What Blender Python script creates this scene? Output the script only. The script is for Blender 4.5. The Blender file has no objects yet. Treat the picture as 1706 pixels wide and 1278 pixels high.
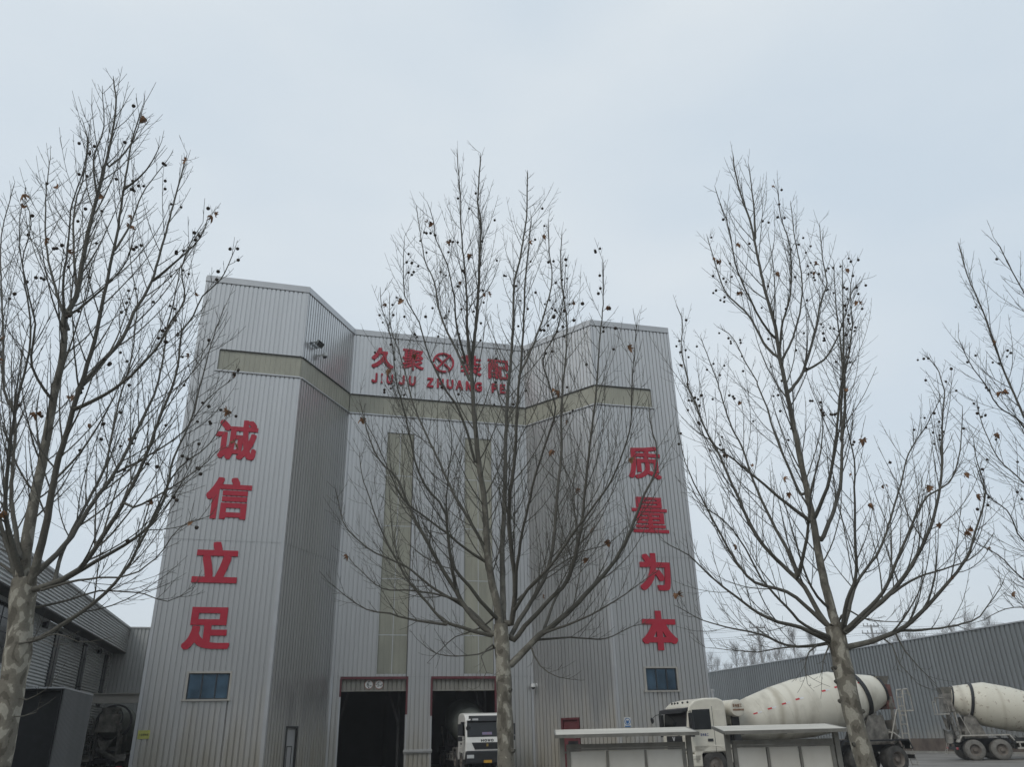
import bpy, bmesh, math, random
from mathutils import Vector, Matrix

scene = bpy.context.scene
COL = scene.collection
R = math.radians

# ---------------------------------------------------------------- camera
CAM_H = 1.7
PITCH, ROLL = 0.42388, -0.02340
cam_data = bpy.data.cameras.new("camera")
cam_data.sensor_width = 36.0
cam_data.lens = 27.63
cam_data.clip_start = 0.1
cam_data.clip_end = 3000
cam = bpy.data.objects.new("camera", cam_data)
COL.objects.link(cam)
_F = Vector((0, math.cos(PITCH), math.sin(PITCH)))
_Rt = Vector((1, 0, 0))
_U = Vector((0, -math.sin(PITCH), math.cos(PITCH)))
_x = math.cos(ROLL) * _Rt + math.sin(ROLL) * _U
_y = -math.sin(ROLL) * _Rt + math.cos(ROLL) * _U
cam.matrix_world = Matrix(((_x.x, _y.x, -_F.x, 0), (_x.y, _y.y, -_F.y, 0), (_x.z, _y.z, -_F.z, CAM_H), (0, 0, 0, 1)))
scene.camera = cam

# ---------------------------------------------------------------- sky, sun, exposure
SUN_EL, SUN_AZ = R(42), R(215)          # high in thin cloud, behind the viewer and to the left
world = bpy.data.worlds.new("World")
scene.world = world
world.use_nodes = True
nt = world.node_tree
N, L = nt.nodes, nt.links
bg = N["Background"]
sky = N.new("ShaderNodeTexSky")
sky.sky_type = 'NISHITA'
sky.sun_disc = False
sky.sun_elevation = SUN_EL
sky.sun_rotation = SUN_AZ
sky.dust_density = 3.0
tc = N.new("ShaderNodeTexCoord")
mp = N.new("ShaderNodeMapping"); mp.inputs["Scale"].default_value = (1.0, 1.0, 2.2)
L.new(tc.outputs["Generated"], mp.inputs[0])
n1 = N.new("ShaderNodeTexNoise"); n1.inputs["Scale"].default_value = 2.3; n1.inputs["Detail"].default_value = 4; n1.inputs["Roughness"].default_value = 0.42
L.new(mp.outputs[0], n1.inputs["Vector"])
cr = N.new("ShaderNodeValToRGB")
cr.color_ramp.elements[0].position = 0.33; cr.color_ramp.elements[0].color = (6.0, 6.9, 7.75, 1)
cr.color_ramp.elements[1].position = 0.68; cr.color_ramp.elements[1].color = (7.2, 7.8, 8.25, 1)
L.new(n1.outputs["Fac"], cr.inputs[0])
mx = N.new("ShaderNodeMix"); mx.data_type = 'RGBA'
mx.inputs["Factor"].default_value = 0.93
L.new(sky.outputs[0], mx.inputs["A"]); L.new(cr.outputs[0], mx.inputs["B"])
# darkening added to the low sky behind the viewer, for darker lower-wall reflections
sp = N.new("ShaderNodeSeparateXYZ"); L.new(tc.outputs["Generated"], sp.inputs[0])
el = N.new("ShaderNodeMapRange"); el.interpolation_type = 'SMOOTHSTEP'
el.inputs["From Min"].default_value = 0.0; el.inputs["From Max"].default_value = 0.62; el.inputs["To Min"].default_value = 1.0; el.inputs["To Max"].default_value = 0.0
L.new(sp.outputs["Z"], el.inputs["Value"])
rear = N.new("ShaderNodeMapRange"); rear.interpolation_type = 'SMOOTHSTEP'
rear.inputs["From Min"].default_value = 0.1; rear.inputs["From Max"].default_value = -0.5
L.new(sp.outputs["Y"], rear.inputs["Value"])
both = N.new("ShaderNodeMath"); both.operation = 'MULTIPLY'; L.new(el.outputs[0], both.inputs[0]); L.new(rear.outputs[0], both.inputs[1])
rear_dark = N.new("ShaderNodeMix"); rear_dark.data_type = 'RGBA'; L.new(both.outputs[0], rear_dark.inputs["Factor"]); L.new(mx.outputs["Result"], rear_dark.inputs["A"])
rear_dark.inputs["B"].default_value = (1.7, 1.85, 1.95, 1)
L.new(rear_dark.outputs["Result"], bg.inputs["Color"])
bg.inputs["Strength"].default_value = 0.1

sun_data = bpy.data.lights.new("sun", 'SUN')
sun_data.energy = 0.9
sun_data.angle = R(30)
sun_data.color = (1.0, 0.96, 0.9)
sun = bpy.data.objects.new("sun", sun_data)
COL.objects.link(sun)
_d = Vector((math.sin(SUN_AZ) * math.cos(SUN_EL), math.cos(SUN_AZ) * math.cos(SUN_EL), math.sin(SUN_EL)))
sun.rotation_euler = (-_d).to_track_quat('-Z', 'Y').to_euler()
sun.location = _d * 80

scene.view_settings.view_transform = 'Standard'
scene.view_settings.look = 'None'
scene.view_settings.exposure = 0.1
scene.view_settings.gamma = 1.0

# ---------------------------------------------------------------- helpers
rng = random.Random(11)

def tag(o, label=None, cat=None, group=None, kind=None):
    if label: o["label"] = label
    if cat: o["category"] = cat
    if group: o["group"] = group
    if kind: o["kind"] = kind
    return o

def empty(name, loc=(0, 0, 0), rz=0.0, label=None, cat=None, group=None):
    o = bpy.data.objects.new(name, None)
    o.empty_display_size = 0.3
    COL.objects.link(o)
    o.location = loc
    o.rotation_euler = (0, 0, rz)
    return tag(o, label, cat, group)

class MB:
    """collects vertices and faces, then links ONE mesh object"""
    def __init__(s):
        s.v, s.f, s.m = [], [], []
    def add(s, vs, fs, mi=0):
        k = len(s.v)
        s.v += [tuple(p) for p in vs]
        s.f += [tuple(i + k for i in f) for f in fs]
        s.m += [mi] * len(fs)
        return s
    def hexa(s, p, mi=0):
        return s.add(p, [(0, 3, 2, 1), (4, 5, 6, 7), (0, 1, 5, 4), (1, 2, 6, 5), (2, 3, 7, 6), (3, 0, 4, 7)], mi)
    def box(s, x0, x1, y0, y1, z0, z1, mi=0):
        return s.hexa([(x0, y0, z0), (x1, y0, z0), (x1, y1, z0), (x0, y1, z0), (x0, y0, z1), (x1, y0, z1), (x1, y1, z1), (x0, y1, z1)], mi)
    def wbox(s, W, u0, u1, o0, o1, z0, z1, mi=0):
        """box on a wall frame: u along, o outwards, z up"""
        P = W.p
        return s.hexa([P(u0, o1, z0), P(u1, o1, z0), P(u1, o0, z0), P(u0, o0, z0), P(u0, o1, z1), P(u1, o1, z1), P(u1, o0, z1), P(u0, o0, z1)], mi)
    def bar(s, a, b, w, h=None, mi=0, up=(0, 0, 1)):
        a, b = Vector(a), Vector(b); h = h or w
        d = (b - a).normalized(); up = Vector(up)
        if abs(d.dot(up)) > .98: up = Vector((1, 0, 0))
        x = d.cross(up).normalized() * (w / 2); y = x.normalized().cross(d).normalized() * (h / 2)
        return s.hexa([a - x - y, a + x - y, a + x + y, a - x + y, b - x - y, b + x - y, b + x + y, b - x + y], mi)
    def tube(s, pts, rad, n=8, mi=0, cap=True):
        pts = [Vector(p) for p in pts]
        if not isinstance(rad, (list, tuple)): rad = [rad] * len(pts)
        k = len(s.v); ref = None
        for i, p in enumerate(pts):
            t = (pts[min(i + 1, len(pts) - 1)] - pts[max(i - 1, 0)])
            t = t.normalized() if t.length > 1e-9 else Vector((0, 0, 1))
            if ref is None:
                ref = t.orthogonal().normalized()
            else:
                ref = (ref - t * ref.dot(t))
                ref = ref.normalized() if ref.length > 1e-6 else t.orthogonal().normalized()
            b = t.cross(ref)
            for j in range(n):
                a = 2 * math.pi * j / n
                s.v.append(tuple(p + (ref * math.cos(a) + b * math.sin(a)) * rad[i]))
        for i in range(len(pts) - 1):
            for j in range(n):
                a, b2 = k + i * n + j, k + i * n + (j + 1) % n
                s.f.append((a, b2, b2 + n, a + n)); s.m.append(mi)
        if cap:
            s.f.append(tuple(k + j for j in range(n))[::-1]); s.m.append(mi)
            e = k + (len(pts) - 1) * n
            s.f.append(tuple(e + j for j in range(n))); s.m.append(mi)
        return s
    def lathe(s, o, ax, prof, n=32, mi=0):
        """prof: (distance along axis, radius)"""
        o, ax = Vector(o), Vector(ax).normalized()
        x = ax.orthogonal().normalized(); y = ax.cross(x); k = len(s.v)
        for d, r in prof:
            for j in range(n):
                a = 2 * math.pi * j / n
                s.v.append(tuple(o + ax * d + (x * math.cos(a) + y * math.sin(a)) * max(r, 1e-4)))
        for i in range(len(prof) - 1):
            for j in range(n):
                a, b = k + i * n + j, k + i * n + (j + 1) % n
                s.f.append((a, b, b + n, a + n)); s.m.append(mi)
        return s
    def prism(s, poly, y0, y1, mi=0, axis='y'):
        """polygon in (x, z) pulled from y0 to y1"""
        n = len(poly)
        mk = (lambda a, b, c: (a, c, b)) if axis == 'y' else (lambda a, b, c: (c, a, b))
        vs = [mk(a, b, y0) for a, b in poly] + [mk(a, b, y1) for a, b in poly]
        fs = [tuple(range(n)), tuple(range(2 * n - 1, n - 1, -1))] + [((i + 1) % n, i, n + i, n + (i + 1) % n) for i in range(n)]
        return s.add(vs, fs, mi)
    def build(s, name, mats, parent=None, off=None, smooth=False, bevel=0.0, seg=2):
        me = bpy.data.meshes.new(name)
        if off is not None:
            ox, oy, oz = off
            s.v = [(a - ox, b - oy, c - oz) for a, b, c in s.v]
        me.from_pydata(s.v, [], s.f)
        if not isinstance(mats, (list, tuple)): mats = [mats]
        for m in mats: me.materials.append(m)
        if len(mats) > 1:
            me.polygons.foreach_set("material_index", s.m)
        bm = bmesh.new(); bm.from_mesh(me)
        bmesh.ops.recalc_face_normals(bm, faces=bm.faces)
        bm.to_mesh(me); bm.free()
        if smooth:
            me.polygons.foreach_set("use_smooth", [True] * len(me.polygons))
            try: me.set_sharp_from_angle(angle=R(38))
            except Exception: pass
        o = bpy.data.objects.new(name, me)
        COL.objects.link(o)
        if parent is not None: o.parent = parent
        if bevel:
            md = o.modifiers.new("bevel", 'BEVEL'); md.width = bevel; md.segments = seg; md.limit_method = 'ANGLE'; md.angle_limit = R(40)
        return o

class Wall:
    """frame on a vertical wall: u along it, o towards the yard, z up"""
    def __init__(s, a, b):
        s.a, s.b = Vector((a[0], a[1], 0)), Vector((b[0], b[1], 0))
        s.len = (s.b - s.a).length
        s.e = (s.b - s.a).normalized()
        s.n = Vector((s.e.y, -s.e.x, 0))
    def p(s, u, o, z):
        q = s.a + s.e * u + s.n * o
        return (q.x, q.y, z)

def clad(mb, W, u0, u1, z0, z1, out=0.0, period=0.27, groove=0.058, depth=0.058, mi=0):
    """ribbed sheet: flat pans with narrow grooves, every line a real fold"""
    us = [(u0, 0.0)]
    k = math.floor(u0 / period) - 1
    sl = 0.012
    while k * period < u1:
        c = k * period + period / 2
        for du, d in ((-groove / 2 - sl, 0), (-groove / 2, -depth), (groove / 2, -depth), (groove / 2 + sl, 0)):
            u = c + du
            if u0 + 1e-4 < u < u1 - 1e-4: us.append((u, d))
        k += 1
    us.append((u1, 0.0))
    n = len(us)
    vs = [W.p(u, out + d, z0) for u, d in us] + [W.p(u, out + d, z1) for u, d in us]
    mb.add(vs, [(i, i + 1, n + i + 1, n + i) for i in range(n - 1)], mi)

def hclad(mb, W, u0, u1, z0, z1, out=0.0, period=0.15, depth=0.05, mi=0):
    """horizontal corrugation"""
    zs = []
    k = 0
    z = z0
    while z < z1 - 1e-4:
        for dz, d in ((0, 0), (.035, -.005), (.07, -depth * .5), (.105, -depth), (.125, -depth * .6)):
            if z + dz < z1 - 1e-4: zs.append((z + dz, d))
        z += period
    zs.append((z1, 0))
    vs = []
    for zz, d in zs: vs += [W.p(u0, out + d, zz), W.p(u1, out + d, zz)]
    mb.add(vs, [(2 * i, 2 * i + 1, 2 * i + 3, 2 * i + 2) for i in range(len(zs) - 1)], mi)

# ---------------------------------------------------------------- materials
def mat(name, col, rough=0.6, metal=0.0, var=0.12, scale=6.0, stretch=(1, 1, 1), bump=0.0, col2=None, spec=0.5, dust=None, world=True, detail=6, lo=.35, hi=.7):
    """principled surface with procedural colour variation; dust = (colour, height, softness, strength) = dirt thrown up from the yard"""
    m = bpy.data.materials.new(name)
    m.use_nodes = True
    t = m.node_tree; n, l = t.nodes, t.links
    b = n["Principled BSDF"]
    b.inputs["Roughness"].default_value = rough
    b.inputs["Metallic"].default_value = metal
    b.inputs["Specular IOR Level"].default_value = spec
    if world:
        src = n.new("ShaderNodeNewGeometry").outputs["Position"]
    else:
        src = n.new("ShaderNodeTexCoord").outputs["Object"]
    mp = n.new("ShaderNodeMapping"); mp.inputs["Scale"].default_value = stretch
    l.new(src, mp.inputs[0])
    nz = n.new("ShaderNodeTexNoise"); nz.inputs["Scale"].default_value = scale; nz.inputs["Detail"].default_value = detail; nz.inputs["Roughness"].default_value = .6
    l.new(mp.outputs[0], nz.inputs["Vector"])
    c2 = col2 or tuple(c * (1 - var * 2) for c in col)
    rp = n.new("ShaderNodeValToRGB")
    rp.color_ramp.elements[0].position = lo; rp.color_ramp.elements[0].color = (*c2, 1)
    rp.color_ramp.elements[1].position = hi; rp.color_ramp.elements[1].color = (*col, 1)
    l.new(nz.outputs["Fac"], rp.inputs[0])
    out = rp.outputs[0]
    if dust:
        dc, dh, ds, st = dust
        sx = n.new("ShaderNodeSeparateXYZ"); l.new(src, sx.inputs[0])
        d2 = n.new("ShaderNodeTexNoise"); d2.inputs["Scale"].default_value = .9; d2.inputs["Detail"].default_value = 5
        mp2 = n.new("ShaderNodeMapping"); mp2.inputs["Scale"].default_value = (1.6, 1.6, .35); l.new(src, mp2.inputs[0]); l.new(mp2.outputs[0], d2.inputs["Vector"])
        ma = n.new("ShaderNodeMath"); ma.operation = 'MULTIPLY_ADD'; l.new(d2.outputs["Fac"], ma.inputs[0]); ma.inputs[1].default_value = ds * 1.6; l.new(sx.outputs["Z"], ma.inputs[2])
        mr = n.new("ShaderNodeMapRange"); mr.interpolation_type = 'SMOOTHSTEP'
        mr.inputs["From Min"].default_value = dh + ds * 1.6; mr.inputs["From Max"].default_value = dh; mr.inputs["To Min"].default_value = 0; mr.inputs["To Max"].default_value = st
        l.new(ma.outputs[0], mr.inputs["Value"])
        mxn = n.new("ShaderNodeMix"); mxn.data_type = 'RGBA'; l.new(mr.outputs[0], mxn.inputs["Factor"]); l.new(out, mxn.inputs["A"]); mxn.inputs["B"].default_value = (*dc, 1)
        out = mxn.outputs["Result"]
        rr = n.new("ShaderNodeMath"); rr.operation = 'MULTIPLY_ADD'; l.new(mr.outputs[0], rr.inputs[0]); rr.inputs[1].default_value = .4; rr.inputs[2].default_value = rough; rr.use_clamp = True
        l.new(rr.outputs[0], b.inputs["Roughness"])
        if metal:
            mm = n.new("ShaderNodeMath"); mm.operation = 'MULTIPLY_ADD'; l.new(mr.outputs[0], mm.inputs[0]); mm.inputs[1].default_value = -metal; mm.inputs[2].default_value = metal; mm.use_clamp = True
            l.new(mm.outputs[0], b.inputs["Metallic"])
    l.new(out, b.inputs["Base Color"])
    if bump:
        bp = n.new("ShaderNodeBump"); bp.inputs["Strength"].default_value = bump; bp.inputs["Distance"].default_value = .02
        l.new(nz.outputs["Fac"], bp.inputs["Height"]); l.new(bp.outputs[0], b.inputs["Normal"])
    return m

DUST = (.27, .245, .19)
M = {}
M['clad'] = mat("galvanised_cladding", (.58, .58, .575), .31, .86, .05, .55, (1.6, 1.6, .12), dust=(DUST, 2.0, 3.9, .92))
M['header'] = mat("shaded_grimy_cladding", (.29, .28, .25), .6, .25, .12, .8, (1.5, 1.5, .5), col2=(.20, .19, .165))  # dusty header panels, their shade also put into the darker colour
M['clad_trim'] = mat("cladding_trim", (.52, .53, .54), .42, .55, .05, 1.2, dust=(DUST, .5, 3.5, .8))
M['clad_dark'] = mat("shed_cladding", (.50, .515, .51), .45, .35, .08, .6, (1, 1, .4), dust=(DUST, .3, 2.0, .5))
M['clad_annexe'] = mat("annexe_cladding", (.16, .165, .165), .6, .2, .1, .6, (1, 1, .3), dust=(DUST, .2, 1.5, .4))
M['clad_wall'] = mat("boundary_cladding", (.25, .265, .27), .48, .35, .08, .5, (1, 1, .2), dust=((.33, .32, .295), .9, 1.6, .9))
M['plinth'] = mat("plinth_render", (.17, .135, .11), .9, 0, .25, 1.6, (1, 1, .7), bump=.4, col2=(.085, .066, .055))
M['polycarb'] = mat("translucent_sheet", (.375, .37, .30), .38, 0, .07, .8, (1.5, 1.5, .5), col2=(.285, .283, .23), dust=((.17, .178, .15), 6, 10, .75))
M['red_sign'] = mat("red_sign_face", (.42, .017, .040), .5, 0, .06, 1.2, spec=.4)
M['maroon'] = mat("maroon_paint", (.13, .028, .035), .5, 0, .15, 3)
M['door_red'] = mat("red_door_paint", (.15, .035, .04), .55, 0, .15, 2)
M['dark_in'] = mat("dark_interior", (.035, .037, .038), .9, 0, .2, .5)  # near-black lining of the gateways and the lean-to
M['steel_dark'] = mat("dusty_steel", (.06, .06, .057), .7, .1, .2, 2)
M['glass_blue'] = mat("blue_glass", (.13, .22, .31), .08, .75, .3, 1.3, spec=.6)
M['glass_dark'] = mat("dark_glass", (.012, .014, .016), .07, 0, .1, 1, spec=.7)
M['frame_light'] = mat("window_surround", (.40, .385, .35), .6, 0, .08, 2)
M['frame_dark'] = mat("dark_window_bar", (.03, .035, .04), .5, 0, .1, 2)
M['ground'] = mat("yard_concrete", (.23, .22, .20), .9, 0, .2, .35, col2=(.14, .13, .12), bump=.15)
M['soil'] = mat("soil_strip", (.17, .15, .12), .95, 0, .3, 2.5, bump=.5)
M['kerb'] = mat("kerb_concrete", (.34, .33, .30), .9, 0, .15, 2)
M['truck_white'] = mat("cab_white_paint", (.70, .67, .57), .38, 0, .06, 1.6, world=False, col2=(.58, .55, .47), dust=((.34, .31, .26), .1, 1.1, .8))
M['cab_clean'] = mat("clean_cab_white", (.80, .79, .75), .3, 0, .04, 1.6, world=False)
M['drum'] = mat("drum_cream_paint", (.66, .63, .54), .5, 0, .1, 1.1, (1.0, .5, .5), world=False, col2=(.42, .39, .32), lo=.26, hi=.52)
M['drum_dark'] = mat("drum_grimy_paint", (.20, .215, .19), .9, 0, .2, 1.2, world=False)
M['drum_rust'] = mat("drum_scuffed_paint", (.66, .63, .53), .5, 0, .1, 4.5, (1, 1, 1), world=False, col2=(.33, .27, .20), lo=.335, hi=.41)
M['cement'] = mat("cement_caked_steel", (.30, .285, .255), .9, 0, .25, 3, world=False, col2=(.10, .095, .085), bump=.5)
M['cement_dark'] = mat("dark_cement_caked_steel", (.27, .26, .23), .9, 0, .25, 3, world=False, col2=(.10, .097, .088), bump=.5)
M['truck_dark'] = mat("chassis_paint", (.035, .035, .036), .6, 0, .3, 3, world=False)
M['plastic'] = mat("black_plastic", (.022, .023, .026), .5, 0, .2, 4, world=False)
M['rubber'] = mat("dusty_tyre", (.075, .072, .066), .9, 0, .3, 5, world=False)
M['rubber_dust'] = mat("dust_grey_tyre", (.22, .21, .19), .9, 0, .2, 5, world=False)
M['rim'] = mat("dusty_rim", (.20, .175, .15), .7, .1, .2, 4, world=False)
M['rail_white'] = mat("pale_rail_paint", (.50, .48, .43), .6, 0, .2, 4, world=False)
M['oxide'] = mat("red_oxide_paint", (.22, .10, .085), .7, 0, .25, 2, world=False)
M['reflect_red'] = mat("red_reflector", (.55, .03, .04), .4)
M['reflect_white'] = mat("white_reflector", (.75, .75, .75), .4)
M['lamp_lens'] = mat("lamp_lens", (.55, .56, .56), .15, 0, .05, 3)
M['plate'] = mat("plate_yellow", (.62, .34, .03), .5)
M['ink'] = mat("black_lettering", (.02, .02, .02), .5)
M['ink_blue'] = mat("blue_lettering", (.03, .05, .22), .5)
M['ink_orange'] = mat("brown_lettering", (.22, .09, .03), .6)
M['gold'] = mat("brass_badge", (.45, .32, .10), .4, .6)
M['board_roof'] = mat("weathered_board_roof", (.66, .625, .545), .75, 0, .12, 1.6, (.6, 6, 1), col2=(.48, .455, .40))
M['board_steel'] = mat("board_steel", (.30, .29, .26), .55, .25, .15, 5)
M['board_panel'] = mat("board_panel_white", (.84, .82, .76), .6, 0, .08, 1.2, (1, 1, .8), col2=(.70, .67, .60))
M['sign_white'] = mat("white_sign_face", (.68, .68, .66), .5)
M['sign_yellow'] = mat("yellow_sign_face", (.50, .50, .13), .5, 0, .15, 4)
M['sign_blue'] = mat("blue_sign_print", (.02, .14, .36), .5)
M['card'] = mat("printed_card", (.17, .19, .33), .5, 0, .2, 8, world=False, col2=(.30, .16, .2))
M['sign_red'] = mat("red_sign_ring", (.30, .085, .05), .6)
M['cam_white'] = mat("camera_casing", (.62, .63, .62), .4)
M['flood'] = mat("floodlight_casing", (.13, .15, .155), .5)
M['leaf'] = mat("dead_leaf", (.26, .135, .065), .8, 0, .2, 20, world=False, col2=(.12, .062, .032))
M['ball'] = mat("seed_ball_brown", (.055, .042, .032), .9, 0, .2, 40, world=False)
M['poplar'] = mat("far_bark", (.26, .25, .245), .9, 0, .1, 1)
M['pole'] = mat("pole_concrete", (.34, .34, .34), .8, 0, .1, 2)
M['wire'] = mat("overhead_wire", (.20, .21, .22), .7)

def stain_bands(m, bands):
    """dirt running round a drum: (position along the truck, half width, colour, strength)"""
    t = m.node_tree; n, l = t.nodes, t.links; b = n["Principled BSDF"]
    src = b.inputs["Base Color"].links[0].from_socket
    tcn = n.new("ShaderNodeTexCoord"); sx = n.new("ShaderNodeSeparateXYZ"); l.new(tcn.outputs["Object"], sx.inputs[0])
    nz = n.new("ShaderNodeTexNoise"); nz.inputs["Scale"].default_value = 2.2; nz.inputs["Detail"].default_value = 5; l.new(tcn.outputs["Object"], nz.inputs["Vector"])
    for x, w, c, s in bands:
        a = n.new("ShaderNodeMath"); a.operation = 'SUBTRACT'; l.new(sx.outputs["X"], a.inputs[0]); a.inputs[1].default_value = x
        ab = n.new("ShaderNodeMath"); ab.operation = 'ABSOLUTE'; l.new(a.outputs[0], ab.inputs[0])
        nn = n.new("ShaderNodeMath"); nn.operation = 'MULTIPLY_ADD'; l.new(nz.outputs["Fac"], nn.inputs[0]); nn.inputs[1].default_value = w * 1.2; l.new(ab.outputs[0], nn.inputs[2])
        mr = n.new("ShaderNodeMapRange"); mr.interpolation_type = 'SMOOTHSTEP'; mr.inputs["From Min"].default_value = w * 1.7; mr.inputs["From Max"].default_value = w * .55; mr.inputs["To Max"].default_value = s
        l.new(nn.outputs[0], mr.inputs["Value"])
        mx_ = n.new("ShaderNodeMix"); mx_.data_type = 'RGBA'; l.new(mr.outputs[0], mx_.inputs["Factor"]); l.new(src, mx_.inputs["A"]); mx_.inputs["B"].default_value = (*c, 1)
        src = mx_.outputs["Result"]
    l.new(src, b.inputs["Base Color"])
stain_bands(M['drum'], [(-3.1, .42, (.33, .30, .24), .55), (-4.5, .22, (.36, .32, .24), .7), (-5.1, .12, (.40, .36, .28), .4), (-7.2, .15, (.42, .39, .32), .4)])
stain_bands(M['drum_rust'], [(-8.1, .25, (.34, .30, .24), .5), (-6.2, .14, (.40, .36, .28), .35)])

def bark():
    m = bpy.data.materials.new("plane_bark"); m.use_nodes = True
    n, l = m.node_tree.nodes, m.node_tree.links; b = n["Principled BSDF"]; b.inputs["Roughness"].default_value = .85
    tcn = n.new("ShaderNodeTexCoord"); mp = n.new("ShaderNodeMapping"); mp.inputs["Scale"].default_value = (1, 1, .62); l.new(tcn.outputs["Object"], mp.inputs[0])
    n1 = n.new("ShaderNodeTexNoise"); n1.inputs["Scale"].default_value = 10; n1.inputs["Detail"].default_value = 5; n1.inputs["Roughness"].default_value = .42; n1.inputs["Distortion"].default_value = .5; l.new(mp.outputs[0], n1.inputs["Vector"])
    r1 = n.new("ShaderNodeValToRGB"); r1.color_ramp.interpolation = 'EASE'
    e = r1.color_ramp.elements
    e[0].position = .0; e[0].color = (.085, .080, .062, 1)
    e[1].position = 1.0; e[1].color = (.40, .38, .315, 1)
    for p, c in ((.40, (.12, .108, .085, 1)), (.415, (.185, .170, .138, 1)), (.50, (.20, .185, .15, 1)), (.555, (.23, .212, .17, 1)), (.568, (.37, .352, .295, 1))):
        q = e.new(p); q.color = c
    l.new(n1.outputs["Fac"], r1.inputs[0])
    n2 = n.new("ShaderNodeTexNoise"); n2.inputs["Scale"].default_value = 45; n2.inputs["Detail"].default_value = 4; l.new(tcn.outputs["Object"], n2.inputs["Vector"])
    r2 = n.new("ShaderNodeValToRGB"); r2.color_ramp.elements[0].color = (.62, .62, .62, 1); r2.color_ramp.elements[1].color = (1.15, 1.15, 1.15, 1); l.new(n2.outputs["Fac"], r2.inputs[0])
    mu = n.new("ShaderNodeMix"); mu.data_type = 'RGBA'; mu.blend_type = 'MULTIPLY'; mu.inputs["Factor"].default_value = 1; l.new(r1.outputs[0], mu.inputs["A"]); l.new(r2.outputs[0], mu.inputs["B"])
    # thin wood is plain grey-brown, thick wood flakes into pale patches
    at = n.new("ShaderNodeAttribute"); at.attribute_name = "girth"
    mr = n.new("ShaderNodeMapRange"); mr.inputs["From Min"].default_value = .028; mr.inputs["From Max"].default_value = .07; l.new(at.outputs["Fac"], mr.inputs["Value"])
    thin = n.new("ShaderNodeValToRGB"); thin.color_ramp.elements[0].color = (.055, .053, .045, 1); thin.color_ramp.elements[1].color = (.13, .124, .104, 1); l.new(n2.outputs["Fac"], thin.inputs[0])
    mi = n.new("ShaderNodeMix"); mi.data_type = 'RGBA'; l.new(mr.outputs[0], mi.inputs["Factor"]); l.new(thin.outputs[0], mi.inputs["A"]); l.new(mu.outputs["Result"], mi.inputs["B"])
    l.new(mi.outputs["Result"], b.inputs["Base Color"])
    bp = n.new("ShaderNodeBump"); bp.inputs["Strength"].default_value = .5; bp.inputs["Distance"].default_value = .01; l.new(n1.outputs["Fac"], bp.inputs["Height"]); l.new(bp.outputs[0], b.inputs["Normal"])
    return m
M['bark'] = bark()

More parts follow.
